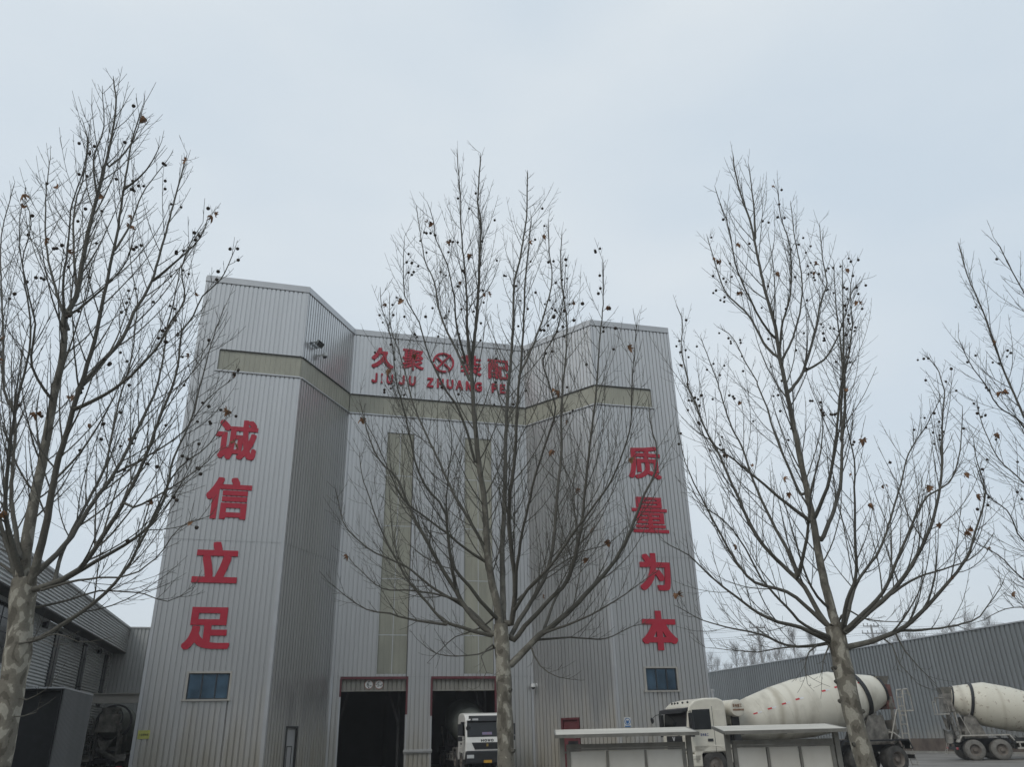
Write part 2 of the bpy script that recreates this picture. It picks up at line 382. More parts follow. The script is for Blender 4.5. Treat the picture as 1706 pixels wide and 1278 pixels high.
# bold character outlines, each in a 999 x 999 box
GLYPHS = {
    '诚': [[127,24,190,24,211,53,272,104,265,92,265,46,321,0,385,0,417,75,434,140,582,143,589,140,535,94,535,53,582,10,652,12,741,104,774,51,816,17,910,12,933,17,959,36,987,106,999,244,945,283,882,283,872,162,840,244,889,336,931,445,971,590,971,631,908,658,840,658,818,556,790,469,769,614,762,716,990,716,990,825,933,825,952,837,952,878,910,934,854,989,788,989,750,968,750,999,621,999,624,825,338,825,335,810,272,883,169,975,103,975,59,929,59,885,152,798,223,714,286,714,338,767,338,438,328,319,324,300,288,300,272,283,267,675,0,675,0,559,136,559,136,206,117,150,89,119,89,75],[640,198,659,433,689,264],[457,247,474,506,530,506,516,266,502,244],[474,610,474,716,631,716,638,610],[755,825,753,907,823,830]],
    '信': [[139,0,275,0,280,727,282,713,999,713,999,829,724,829,717,888,651,999,581,999,519,975,519,919,569,829,327,829,362,919,362,975,301,994,228,994,197,909,132,772,56,653,0,587,0,533,42,462,110,462,139,497],[343,2,475,2,475,45,794,45,794,7,928,7,928,386,343,386],[475,161,475,270,794,270,794,161],[357,421,919,421,919,537,357,537],[357,566,919,566,919,682,357,682]],
    '立': [[0,0,999,0,999,142,691,142,750,316,823,570,823,641,762,653,958,653,958,793,598,793,595,845,545,999,447,999,383,980,383,911,420,793,43,793,43,653,242,653,187,638,187,567,244,344,281,142,0,142],[438,142,449,147,449,221,440,278,388,515,349,653,650,653,582,384,502,149,497,142]],
    '足': [[0,54,53,0,134,0,200,72,258,165,322,99,396,57,483,30,617,15,971,15,999,91,999,158,730,155,578,170,578,326,916,326,916,466,578,466,578,570,889,570,889,999,124,999,124,570,424,570,424,244,364,306,325,380,338,464,338,543,274,553,182,553,161,417,131,313,97,237,60,180,0,121],[279,710,279,856,732,856,732,710]],
    '质': [[0,50,66,12,125,12,170,101,200,197,221,300,238,473,240,670,500,670,492,605,264,605,264,202,396,202,396,492,785,492,785,202,688,243,639,243,655,300,657,487,521,487,518,343,504,295,474,247,410,192,318,144,181,101,181,60,233,0,292,0,443,58,532,110,582,154,716,96,879,5,938,5,968,34,992,58,992,98,792,197,921,199,921,605,631,605,639,670,999,670,999,778,650,778,657,855,935,896,935,939,876,999,813,999,726,980,516,953,108,927,106,526,92,365,71,259,42,173,0,91],[240,778,240,824,516,841,511,778]],
    '量': [[0,0,999,0,999,92,559,92,559,131,913,131,913,215,559,215,559,254,890,254,890,561,117,561,117,254,435,254,435,215,88,215,88,131,435,131,435,92,0,92],[240,330,240,369,435,369,435,330],[559,330,559,369,766,369,766,330],[240,446,240,484,435,484,435,446],[559,446,559,484,766,484,766,446],[5,587,992,587,992,676,5,676],[136,699,859,699,859,999,136,999],[259,776,259,812,733,812,733,776],[259,889,259,922,733,922,733,889]],
    '为': [[0,61,64,5,154,5,267,89,372,197,438,293,497,429,563,352,624,251,715,251,779,284,784,354,725,441,639,544,529,542,529,549,541,614,823,614,801,291,776,176,744,141,546,145,546,82,563,56,575,2,828,0,899,19,923,40,945,77,972,206,992,464,999,753,553,753,553,999,384,999,384,832,274,971,179,971,118,945,118,879,213,753,29,753,29,614,357,614,357,603,323,490,272,387,208,298,120,209,0,124]],
    '本': [[50,166,148,163,182,194,413,192,413,0,581,0,581,192,815,194,849,163,942,163,972,206,999,230,999,294,931,339,815,457,754,542,697,646,972,646,972,786,581,786,581,999,413,999,413,786,27,786,27,646,295,646,241,544,175,450,66,334,0,286,0,223,32,194],[313,329,413,483,413,329],[581,329,584,478,649,367,681,329]],
    '久': [[69,0,154,0,312,95,390,159,472,244,538,335,593,244,648,173,729,93,786,47,855,7,946,5,999,71,999,135,903,187,850,228,774,304,710,392,644,520,708,695,722,750,722,814,674,838,428,835,458,916,456,982,387,999,296,999,266,904,181,728,73,581,0,513,0,448,64,394,149,394,266,524,367,695,520,695,490,607,424,484,335,363,231,263,163,214,11,131,11,66]],
    '聚': [[0,108,60,49,117,49,279,103,434,172,434,0,558,0,560,223,620,175,761,100,899,56,954,56,999,121,999,154,827,200,722,254,932,372,927,411,873,449,823,449,756,401,627,329,608,339,558,401,558,429,567,431,873,478,873,511,820,560,763,560,608,537,699,588,746,627,865,529,916,529,958,578,963,619,837,711,906,814,944,901,944,940,901,960,551,958,551,999,21,999,21,909,100,909,100,619,5,611,14,516,72,516,370,552,370,511,91,501,76,498,76,465,114,398,434,416,434,388,410,403,355,403,205,354,10,316,10,282,67,226,122,226,176,239,429,318,434,275,377,277,203,198,5,144],[486,521,489,565,515,524],[217,632,217,675,370,675,370,647],[486,660,486,909,513,909,513,860,787,860,732,783,598,855,546,855,503,809,503,776,639,696,551,642,546,663],[217,760,217,794,370,794,370,760],[217,876,217,909,370,909,370,876]],
    '装': [[40,141,100,138,228,179,221,124,202,104,176,95,176,61,202,0,252,0,347,32,599,87,604,167,716,85,797,46,901,12,954,12,973,48,999,75,999,107,868,143,771,196,930,286,930,318,887,349,985,349,985,441,583,441,545,519,951,519,951,618,728,618,728,757,970,757,970,854,728,854,728,999,604,999,604,854,362,854,362,999,243,999,243,849,133,938,74,938,33,900,33,866,98,817,157,754,207,754,243,790,243,735,0,628,0,594,26,531,76,531,243,611,243,475,362,475,362,757,604,757,604,618,390,618,390,519,435,519,414,512,414,480,435,441,14,441,14,349,328,349,188,279,0,226,0,194],[352,138,352,235,423,274,483,320,533,245,590,184],[678,264,611,349,809,349]],
    '配': [[26,0,146,0,146,75,375,75,375,15,497,15,497,800,379,800,379,887,514,887,514,874,829,874,829,648,518,648,518,95,528,55,542,32,570,15,603,7,893,7,914,10,954,35,968,52,985,100,999,277,959,289,931,309,869,309,858,159,834,127,681,125,655,140,650,531,829,531,829,456,959,456,959,992,0,999,0,887,148,887,148,800,26,800],[146,182,146,257,375,257,375,182],[146,356,146,384,181,384,210,416,243,483,259,568,262,688,264,443,287,421,375,419,375,356],[365,506,363,688,375,688,375,508],[146,551,146,688,160,688,158,598],[262,800,266,887]],
    '亚': [[0,0,999,0,999,121,682,121,682,302,744,274,785,274,855,423,949,664,949,708,877,738,836,738,764,530,682,354,682,878,975,878,975,999,29,999,29,878,303,878,303,121,0,121],[425,121,425,878,560,878,560,121],[183,269,226,269,295,302,295,343,238,516,149,738,108,738,41,711,41,672,118,478]],
    '特': [[181,0,294,0,294,364,380,393,383,373,758,373,756,114,734,107,599,109,599,78,623,0,794,5,828,12,857,32,871,70,871,373,994,373,994,478,871,478,871,575,999,575,999,679,744,679,744,781,951,781,951,885,744,885,744,999,631,999,631,885,426,885,426,781,631,781,631,679,395,679,395,781,294,781,294,997,181,997,181,781,154,781,164,907,60,917,41,730,0,565,0,531,58,497,99,497,140,677,181,677,181,446,12,400,10,356,24,289,67,289,181,325],[563,136,607,136,667,175,667,206,614,286,537,371,491,371,438,337,438,306,522,209],[294,483,294,677,366,677,366,575,758,575,758,478,397,478,397,502,354,502]],
    '重': [[0,0,999,0,999,96,555,96,555,163,932,163,932,259,555,259,555,306,891,306,891,676,555,676,555,713,994,713,994,812,555,812,557,868,889,905,889,940,848,999,795,999,466,960,86,942,86,910,103,846,435,858,435,812,7,812,7,713,435,713,435,676,115,676,115,306,435,306,435,259,79,259,79,163,435,163,435,96,0,96],[231,395,231,449,435,449,435,395],[555,395,555,449,771,449,771,395],[231,535,231,587,435,587,435,535],[555,535,555,587,771,587,771,535]],
    '工': [[0,0,999,0,999,133,560,133,560,863,944,863,944,999,55,999,55,863,432,863,432,133,0,133]],
    '小': [[274,0,485,8,531,25,555,58,560,999,439,999,439,131,423,114,243,114,243,81],[877,217,925,217,999,250,999,285,956,429,843,676,797,754,752,754,684,727,684,694,747,580,804,452,862,288],[0,275,70,235,113,235,149,288,195,373,250,520,298,701,298,734,173,747,113,517,46,371,0,308]],
    '型': [[0,0,999,0,999,107,567,107,567,217,889,217,889,324,567,324,567,446,475,446,475,630,596,630,596,735,475,735,475,857,574,857,574,959,55,959,55,857,156,857,156,735,22,735,22,630,144,625,98,531,55,483,14,456,14,421,62,369,108,369,166,416,221,488,250,561,264,630,363,630,363,394,447,394,447,324,110,324,110,217,447,217,447,107,0,107],[699,381,867,386,910,401,929,421,937,451,937,999,824,999,824,503,809,486,672,486,672,453],[624,543,735,543,735,942,624,942],[269,735,269,857,363,857,363,735]],
    '停': [[133,0,244,0,244,703,304,827,306,803,999,803,999,900,719,900,666,999,623,999,557,980,557,943,582,900,338,900,352,938,352,970,285,992,239,989,212,912,135,757,51,630,0,575,0,543,43,468,84,468,133,526],[454,2,623,5,664,12,693,32,705,70,705,272,902,272,902,308,999,308,999,507,290,507,290,308,381,308,381,272,586,272,586,107,574,99,430,99,430,68],[396,364,396,415,888,415,888,364],[381,546,910,546,910,776,381,776],[492,630,492,689,796,689,796,630]],
    '车': [[0,199,486,199,486,0,611,0,611,199,999,199,999,306,611,306,611,436,908,436,908,541,611,541,611,701,486,701,486,541,267,541,382,737,979,737,979,841,438,841,483,943,483,975,395,999,350,999,284,841,18,841,18,737,232,737,133,570,101,536,86,531,86,500,116,422,161,422,237,436,486,436,486,306,0,306]],
    '区': [[0,0,999,0,999,114,122,114,122,885,970,885,970,999,0,999],[146,228,211,164,252,164,403,280,538,409,660,283,756,166,800,166,814,178,865,226,865,260,629,511,699,595,802,746,831,796,831,828,756,858,711,858,622,711,533,597,283,816,240,816,183,768,183,734,312,625,442,498,307,374,146,263]],
    'J': [[41,105,102,65,183,31,312,4,389,0,603,0,721,9,823,36,904,80,958,136,989,198,999,270,999,999,654,999,654,384,643,323,599,259,538,223,477,212,369,250,298,305,115,305,0,250,0,140]],
    'I': [[0,0,999,0,999,122,629,122,629,872,999,872,999,999,0,999,0,872,370,872,370,122,0,122]],
    'U': [[121,85,207,36,307,9,412,0,582,0,687,9,781,33,870,80,899,109,942,156,986,252,999,361,999,999,727,999,727,482,716,390,687,319,644,270,582,232,504,210,423,227,358,263,312,314,280,392,272,462,272,999,0,999,0,368,13,254,59,152]],
    'Z': [[0,0,999,0,999,203,418,203,977,818,980,999,52,999,52,798,565,796,0,176]],
    'H': [[0,0,274,0,274,419,728,419,728,0,999,0,999,999,728,999,728,624,274,624,274,999,0,999]],
    'A': [[0,0,250,0,357,272,637,272,744,0,999,0,997,116,633,999,362,999,5,123],[428,466,500,642,566,466]],
    'N': [[0,0,266,0,266,553,717,0,999,0,999,999,730,999,730,446,277,999,0,999]],
    'G': [[138,123,263,47,367,13,502,0,674,0,799,13,913,49,999,100,999,569,489,569,489,370,747,370,747,254,687,225,619,210,544,214,450,245,375,294,312,368,273,479,278,551,317,638,367,696,450,754,549,787,598,792,679,772,775,716,916,716,983,783,983,894,973,903,908,943,788,986,674,999,507,999,375,986,250,945,140,874,68,792,34,720,16,676,0,562,0,435,16,317,65,205]],
    'P': [[0,0,292,0,292,355,661,361,776,384,870,421,942,477,985,549,999,629,999,738,985,821,970,845,939,892,867,941,773,974,641,995,0,999],[292,553,292,801,464,796,555,783,615,765,661,736,696,689,667,631,618,595,570,578,469,557]],
    'E': [[0,0,999,0,999,203,317,203,317,419,847,419,847,622,317,622,317,796,977,796,977,999,0,999]],
    'O': [[122,120,211,54,317,13,429,0,570,0,685,13,786,51,882,123,943,205,985,317,999,435,999,571,985,687,945,792,868,890,795,943,685,986,570,999,429,999,314,986,218,950,117,876,56,796,14,687,0,566,0,439,21,299,59,205],[333,292,279,368,249,455,249,549,279,636,335,711,392,756,464,785,528,787,607,756,675,700,718,640,750,551,750,453,715,359,675,301,612,248,525,212,474,212,422,232,392,245]],
    'W': [[183,0,365,0,500,563,636,3,823,0,999,880,999,999,837,999,726,410,580,999,423,999,284,410,169,996,0,999,0,880]],
    '6': [[138,106,241,45,363,9,597,0,699,9,801,38,870,73,946,139,989,224,999,379,986,450,946,516,880,573,798,610,709,631,626,639,429,636,363,624,267,589,310,693,373,763,455,815,531,839,626,841,719,813,795,766,893,766,979,834,979,893,897,945,821,973,715,994,514,999,396,987,274,950,162,879,76,780,20,653,0,497,16,290,66,184],[363,210,310,262,270,332,264,370,284,389,396,459,501,490,557,490,617,476,669,452,719,412,752,342,748,292,722,240,682,200,626,170,528,151,435,172]],
    '5': [[0,137,111,68,258,19,379,2,557,0,662,9,764,35,853,78,929,139,983,224,999,311,999,382,983,469,935,544,875,596,783,639,694,660,465,669,328,655,328,674,347,843,948,843,948,999,124,999,86,497,162,462,264,462,302,483,382,509,458,521,531,518,611,497,681,457,722,412,748,342,741,309,709,254,652,207,569,172,474,156,382,167,264,207,169,269,76,269,0,196]],
    'm': [[0,0,166,0,166,652,226,726,306,778,357,761,383,729,413,624,415,0,581,0,581,648,651,733,731,782,775,761,803,726,831,624,833,0,999,0,997,719,978,841,952,908,908,964,861,992,819,999,707,999,661,985,602,946,549,887,500,957,432,995,268,995,194,957,156,918,147,981,0,981]],
}

# ---------------------------------------------------------------- ground
def ground():
    mb = MB(); n = 24
    r = [0, 12, 25, 45, 80, 160, 400, 900]
    vs = [(0, 30, 0)]; fs = []
    for i, q in enumerate(r[1:]):
        for j in range(n):
            a = 2 * math.pi * j / n; vs.append((q * math.cos(a), 30 + q * math.sin(a), 0))
    for j in range(n): fs.append((0, 1 + j, 1 + (j + 1) % n))
    for i in range(len(r) - 2):
        for j in range(n):
            a, b = 1 + i * n + j, 1 + i * n + (j + 1) % n; fs.append((a, a + n, b + n, b))
    mb.add(vs, fs)
    tag(mb.build("yard_ground", M['ground']), kind="structure")
ground()

# ---------------------------------------------------------------- the clad tower
FAC = R(15.3)
FD = Vector((math.cos(FAC), math.sin(FAC), 0)); BN = Vector((-FD.y, FD.x, 0))
CORN = [(-18.879, 41.846), (-12.926, 43.537), (-11.102, 49.357), (0.910, 52.645), (5.597, 48.797), (11.344, 50.292)]
ZT = 28.46
ZB0, ZB1 = 22.1, 23.45
LWall, LDiag, CWall, RDiag, RWall = [Wall(CORN[i], CORN[i + 1]) for i in range(5)]
tb = (-3.5, 50.5, 0)
tower = empty("plant_tower", tb, 0, "tall grey ribbed metal batching tower with a recessed centre and two truck gateways", "building")
def T(mb, name, m, parent=tower, **k): return mb.build(name, m, parent, off=tb, **k)

def wall_part(W, rects):
    mb = MB()
    for (u0, u1, z0, z1, out) in rects: clad(mb, W, u0, u1, z0, z1, out)
    return T(mb, "wall", M['clad'])
LW1, CW1, RW1 = LWall.len, CWall.len, RWall.len
# left wing: lap seam at 11.9 m, band of translucent sheet from u = 1.35
wall_part(LWall, [(0, 2.16, 0, 5.05, 0), (2.16, 4.16, 0, 3.81, 0), (4.16, LW1, 0, 5.05, 0), (0, LW1, 5.05, 11.9, 0), (0, LW1, 11.9, ZB0, .028), (0, 1.35, ZB0, ZB1, .028), (0, LW1, ZB1, ZT, .028)])
wall_part(LDiag, [(0, 1.9, 0, 2.45, 0), (2.9, LDiag.len, 0, 2.45, 0), (0, LDiag.len, 2.45, 11.9, 0), (0, LDiag.len, 11.9, ZB0, .028), (0, LDiag.len, ZB1, ZT, .028)])
wall_part(CWall, [(0, .62, 0, 5.2, 0), (4.5, 6.03, 0, 5.2, 0), (9.98, CW1, 0, 5.2, 0),
                  (0, 2.66, 5.2, 20.85, .028), (4.45, 8.0, 5.2, 20.85, .028), (9.88, CW1, 5.2, 20.85, .028), (2.66, 4.45, 5.2, 5.36, .028), (8.0, 9.88, 5.2, 5.36, .028),
                  (0, CW1, 20.85, ZB0, .028), (0, CW1, ZB1, ZT, .028)])
wall_part(RDiag, [(0, 2.1, 0, 2.62, 0), (3.3, RDiag.len, 0, 2.62, 0), (0, RDiag.len, 2.62, 11.9, 0), (0, RDiag.len, 11.9, ZB0, .028), (0, RDiag.len, ZB1, ZT, .028)])
wall_part(RWall, [(0, 1.94, 0, 5.28, 0), (1.94, 3.9, 0, 4.05, 0), (3.9, RW1, 0, 5.28, 0), (0, RW1, 5.28, 11.9, 0), (0, RW1, 11.9, ZB0, .028), (4.1, RW1, ZB0, ZB1, .028), (0, RW1, ZB1, ZT, .028)])
# sides and back close the volume
deep = 22.0
c0 = Vector((*CORN[0], 0)); c5 = Vector((*CORN[5], 0))
b0 = c0 + BN * deep; b5 = b0 + FD * ((c5 - c0).dot(FD))
for a, b in ((b0, c0), (c5, b5), (b5, b0)):
    wall_part(Wall((a.x, a.y), (b.x, b.y)), [(0, (b - a).length, 0, 11.9, 0), (0, (b - a).length, 11.9, ZT, .028)])
rf = MB()
ring = [CORN[0], CORN[1], CORN[2], CORN[3], CORN[4], CORN[5], (b5.x, b5.y), (b0.x, b0.y)]
rf.add([(x, y, ZT - .25) for x, y in ring], [(0, 1, 2, 7), (2, 3, 6, 7), (3, 4, 5, 6)])
T(rf, "roof", M['clad_trim'])
# parapet flashing, one folded strip following the plan
pm = MB()
def off_ring(o):
    out = []
    walls = [LWall, LDiag, CWall, RDiag, RWall]
    for i in range(6):
        if i == 0: q = walls[0].a + walls[0].n * o
        elif i == 5: q = walls[4].b + walls[4].n * o
        else:
            n1, n2 = walls[i - 1].n, walls[i].n
            q = walls[i].a + (n1 + n2) * (o / (1 + n1.dot(n2)))
        out.append(q)
    return out
def strip(mb, o0, o1, z0, z1):
    A, B = off_ring(o0), off_ring(o1)
    k = len(mb.v)
    for a, b in zip(A, B): mb.v += [(b.x, b.y, z0), (b.x, b.y, z1), (a.x, a.y, z1), (a.x, a.y, z0)]
    for i in range(5):
        for j in range(4):
            p, q = k + i * 4 + j, k + i * 4 + (j + 1) % 4
            mb.f.append((p, p + 4, q + 4, q)); mb.m.append(0)
    for e in (k, k + 20): mb.f.append((e, e + 1, e + 2, e + 3)); mb.m.append(0)
strip(pm, -.06, .07, ZT - .34, ZT + .03)
strip(pm, .072, .085, ZT - .40, ZT - .345)
for a, b in ((b0, c0), (c5, b5)):
    w = Wall((a.x, a.y), (b.x, b.y)); pm.wbox(w, .08, w.len - .08, -.05, .07, ZT - .34, ZT + .02)
T(pm, "parapet", M['clad_trim'])
# corner flashings
for W, u0, u1 in ((LWall, 0, .16), (LWall, LW1 - .17, LW1 + .005), (LDiag, .0, .10), (CWall, 0.02, .14), (CWall, CW1 - .16, CW1 - .02), (RDiag, RDiag.len - .14, RDiag.len), (RWall, 0, .15), (RWall, RW1 - .15, RW1)):
    for z0, z1 in ((.05, ZB0 - .12), (ZB1 + .08, ZT - .41)):
        cm = MB(); cm.wbox(W, u0, u1, -.02, .026, z0, z1); T(cm, "corner_flashing", M['clad_trim'])
# translucent band: ribbed sheet set back, dark soffit line above, pale drip sill below
for W, u0, u1 in ((LWall, 1.35, LW1), (LDiag, 0, LDiag.len), (CWall, 0, CW1), (RDiag, 0, RDiag.len), (RWall, 0, 4.1)):
    b = MB(); clad(b, W, u0, u1, ZB0 - .02, ZB1 + .02, -.05, period=.30, groove=.03, depth=.012)
    T(b, "light_band", M['polycarb'])
    s = MB(); s.wbox(W, u0 + .03, u1 - .03, -.06, .03, ZB1 - .005, ZB1 + .05)
    T(s, "band_head", M['steel_dark'])
    d = MB(); d.wbox(W, u0 - (.12 if W is LWall else -.03), u1 + (.12 if W is RWall else -.03), -.06, .11, ZB0 - .085, ZB0 - .0)
    T(d, "drip_sill", M['clad_trim'])
# upright translucent strips over the gateways
for u0, u1 in ((2.66, 4.45), (8.0, 9.88)):
    b = MB(); clad(b, CWall, u0, u1, 5.36, 20.85, -.045, period=.32, groove=.03, depth=.012)
    st = T(b, "skylight_strip", M['polycarb'])
    s = MB()
    for z in (7.6, 11.0, 14.4, 17.8): s.wbox(CWall, u0 + .02, u1 - .02, -.05, -.036, z, z + .05)
    s.wbox(CWall, (u0 + u1) / 2 - .02, (u0 + u1) / 2 + .02, -.05, -.037, 5.4, 20.8)
    T(s, "sheet_joint", M['clad_trim'], parent=st)
# gateways
for gi, (u0, u1) in enumerate(((.62, 4.5), (6.03, 9.98))):
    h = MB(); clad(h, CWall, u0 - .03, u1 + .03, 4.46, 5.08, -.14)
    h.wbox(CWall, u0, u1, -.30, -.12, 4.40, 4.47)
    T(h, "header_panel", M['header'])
    fr = MB()
    fr.wbox(CWall, u0 - .06, u1 + .08, -.1, .07, 5.07, 5.215)
    fr.wbox(CWall, u0 - .075, u0 + .03, -.1, .06, 4.1 if gi == 0 else 3.0, 5.068)
    fr.wbox(CWall, u1 - .03, u1 + .075, -.1, .06, 3.1, 5.068)
    T(fr, "gate_frame", M['maroon'])
    jb = MB()
    jb.wbox(CWall, u0 - .07, u0 + .02, -.3, .035, .0, 4.095 if gi == 0 else 2.995)
    jb.wbox(CWall, u1 - .02, u1 + .07, -.3, .035, .0, 3.095)
    T(jb, "gate_jamb", M['clad_trim'])
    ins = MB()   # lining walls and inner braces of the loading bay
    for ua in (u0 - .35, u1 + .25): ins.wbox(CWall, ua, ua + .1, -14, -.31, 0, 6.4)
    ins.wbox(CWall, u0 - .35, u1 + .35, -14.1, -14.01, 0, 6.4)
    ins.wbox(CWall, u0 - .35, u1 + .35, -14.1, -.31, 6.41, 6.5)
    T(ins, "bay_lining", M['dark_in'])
    P = CWall.p
    for a, b, w_ in ((P(u0 + .2, -2.3, 2.9), P(u0 + .75, -2.3, 4.9), .12), (P(u1 - .15, -2.3, 2.6), P(u1 - .9, -2.3, 4.9), .14), (P(u1 - .12, -2.42, .0), P(u1 - .12, -2.42, 4.9), .16)):
        br = MB(); br.bar(a, b, w_); T(br, "brace", M['steel_dark'])
pl = MB(); pl.wbox(CWall, 4.40, 6.08, -.02, .16, 1.07, 1.2); pl.wbox(CWall, 4.40, 6.08, .035, .10, 1.0, 1.068)
T(pl, "pillar_ledge", M['clad_trim'])
# windows in the two wings
for W, u0, u1, z0, z1 in ((LWall, 2.16, 4.16, 3.81, 5.05), (RWall, 1.94, 3.9, 4.05, 5.28)):
    f = MB(); e = .1
    f.wbox(W, u0 - e, u1 + e, -.1, .045, z1, z1 + .09); f.wbox(W, u0 - e, u0, -.1, .045, z0, z1 - .002); f.wbox(W, u1, u1 + e, -.1, .045, z0, z1 - .002)
    wd = T(f, "window", M['frame_light'])
    s = MB(); s.wbox(W, u0 - .2, u1 + .14, -.1, .12, z0 - .085, z0 - .004); T(s, "sill", M['frame_light'], parent=wd)
    g = MB(); g.wbox(W, u0, u1, -.12, -.085, z0, z1); T(g, "pane", M['glass_blue'], parent=wd)
    k = MB(); w3 = (u1 - u0)
    for uu in (u0 + .025, u0 + w3 * .34, u0 + w3 * .68, u1 - .025): k.wbox(W, uu - .03, uu + .03, -.084, -.04, z0 + .05, z1 - .05)
    k.wbox(W, u0, u1, -.084, -.035, z0, z0 + .05); k.wbox(W, u0, u1, -.084, -.035, z1 - .05, z1)
    T(k, "frame", M['frame_dark'], parent=wd)
# doors in the slanted walls
d = MB(); d.wbox(LDiag, 1.9, 2.9, -.12, -.07, 0, 2.45); dr = T(d, "door", M['clad_trim'])
d = MB(); d.wbox(LDiag, 1.84, 1.93, -.06, .05, 0, 2.41); d.wbox(LDiag, 2.87, 2.96, -.06, .05, 0, 2.41); d.wbox(LDiag, 1.84, 2.96, -.06, .06, 2.412, 2.52)
T(d, "door_frame", M['steel_dark'], parent=dr)
d = MB()
for a, b_ in ((2.15, 2.19), (2.6, 2.64)): d.wbox(LDiag, a, b_, -.068, -.05, .5, 1.55)
d.wbox(LDiag, 2.19, 2.6, -.068, -.05, 1.5, 1.55); T(d, "door_panel", M['steel_dark'], parent=dr)
d = MB(); d.wbox(RDiag, 2.1, 3.3, -.12, -.06, 0, 2.62); dr = T(d, "door", M['door_red'])
d = MB(); d.wbox(RDiag, 2.05, 2.16, -.05, .05, 0, 2.6); d.wbox(RDiag, 3.24, 3.35, -.05, .05, 0, 2.6); d.wbox(RDiag, 2.05, 3.35, -.05, .06, 2.602, 2.72)
T(d, "door_frame", M['maroon'], parent=dr)
d = MB(); d.wbox(RDiag, 2.45, 3.22, -.058, -.04, .6, 1.45); T(d, "door_opening", M['plastic'], parent=dr)
# downpipe at the far right corner
pp = MB(); pp.tube([RWall.p(RW1 + .16, .0, 0), RWall.p(RW1 + .16, .0, 3.95)], .09, 10); pp.tube([RWall.p(RW1 + .16, 0, 3.95), RWall.p(RW1 + .16, 0, 4.1)], .13, 10)
T(pp, "downpipe", M['clad_trim'])

# ---------------------------------------------------------------- lettering
def glyph_mesh(ch, w, h, depth, W=None, u=0, z=0, o0=.05):
    """bold character, its box w x h with lower left corner at (u, z)"""
    cu = bpy.data.curves.new("glyph", 'CURVE'); cu.dimensions = '2D'; cu.fill_mode = 'BOTH'; cu.extrude = depth / 2
    for lp in GLYPHS[ch]:
        n = len(lp) // 2
        sp = cu.splines.new('POLY'); sp.points.add(n - 1); sp.use_cyclic_u = True
        for i in range(n): sp.points[i].co = (lp[2 * i] / 999 * w, lp[2 * i + 1] / 999 * h, 0, 1)
    return curve_to(cu, depth, W, u, z, o0)
def curve_to(cu, depth, W, u, z, o0, fn=None):
    ob = bpy.data.objects.new("tmp", cu); COL.objects.link(ob)
    me = bpy.data.meshes.new_from_object(ob.evaluated_get(bpy.context.evaluated_depsgraph_get()))
    mb = MB()
    f = fn or (lambda p: W.p(u + p.x, o0 + depth / 2 + p.z, z + p.y))
    mb.add([f(v.co) for v in me.vertices], [tuple(p.vertices) for p in me.polygons])
    bpy.data.objects.remove(ob); bpy.data.curves.remove(cu); bpy.data.meshes.remove(me)
    return mb
def text_mb(body, size, depth, W=None, u=0, z=0, o0=.03, offset=.0, fn=None, width=None):
    cu = bpy.data.curves.new("txt", 'FONT'); cu.body = body; cu.size = size; cu.extrude = depth / 2; cu.offset = offset
    mb = curve_to(cu, depth, W, u, z, o0, fn)
    return mb

def slogan(name, W, rows, label):
    u, z = rows[-1][1], rows[-1][3]
    base = Vector(W.p(u + 1.15, .05, z))
    root = empty(name, base, 0, label, "sign", "red slogans on the tower wings")
    for ch, u0, u1, z0, z1 in rows:
        mb = glyph_mesh(ch, u1 - u0, z1 - z0, .07, W, u0, z0, .03)
        mb.build("character", M['red_sign'], root, off=tuple(base))
slogan("slogan_sign", LWall, [('诚', 1.84, 4.13, 16.55, 18.98), ('信', 1.77, 4.15, 13.08, 15.47), ('立', 1.63, 3.92, 9.60, 11.80), ('足', 1.60, 3.93, 6.20, 8.33)],
       "column of four big red raised characters on the left wing, above its window")
slogan("slogan_sign", RWall, [('质', 1.95, 4.24, 16.96, 19.22), ('量', 1.93, 4.35, 13.40, 15.72), ('为', 2.09, 4.15, 9.80, 12.10), ('本', 1.91, 4.18, 6.28, 8.58)],
       "column of four big red raised characters on the right wing, seen through bare twigs")
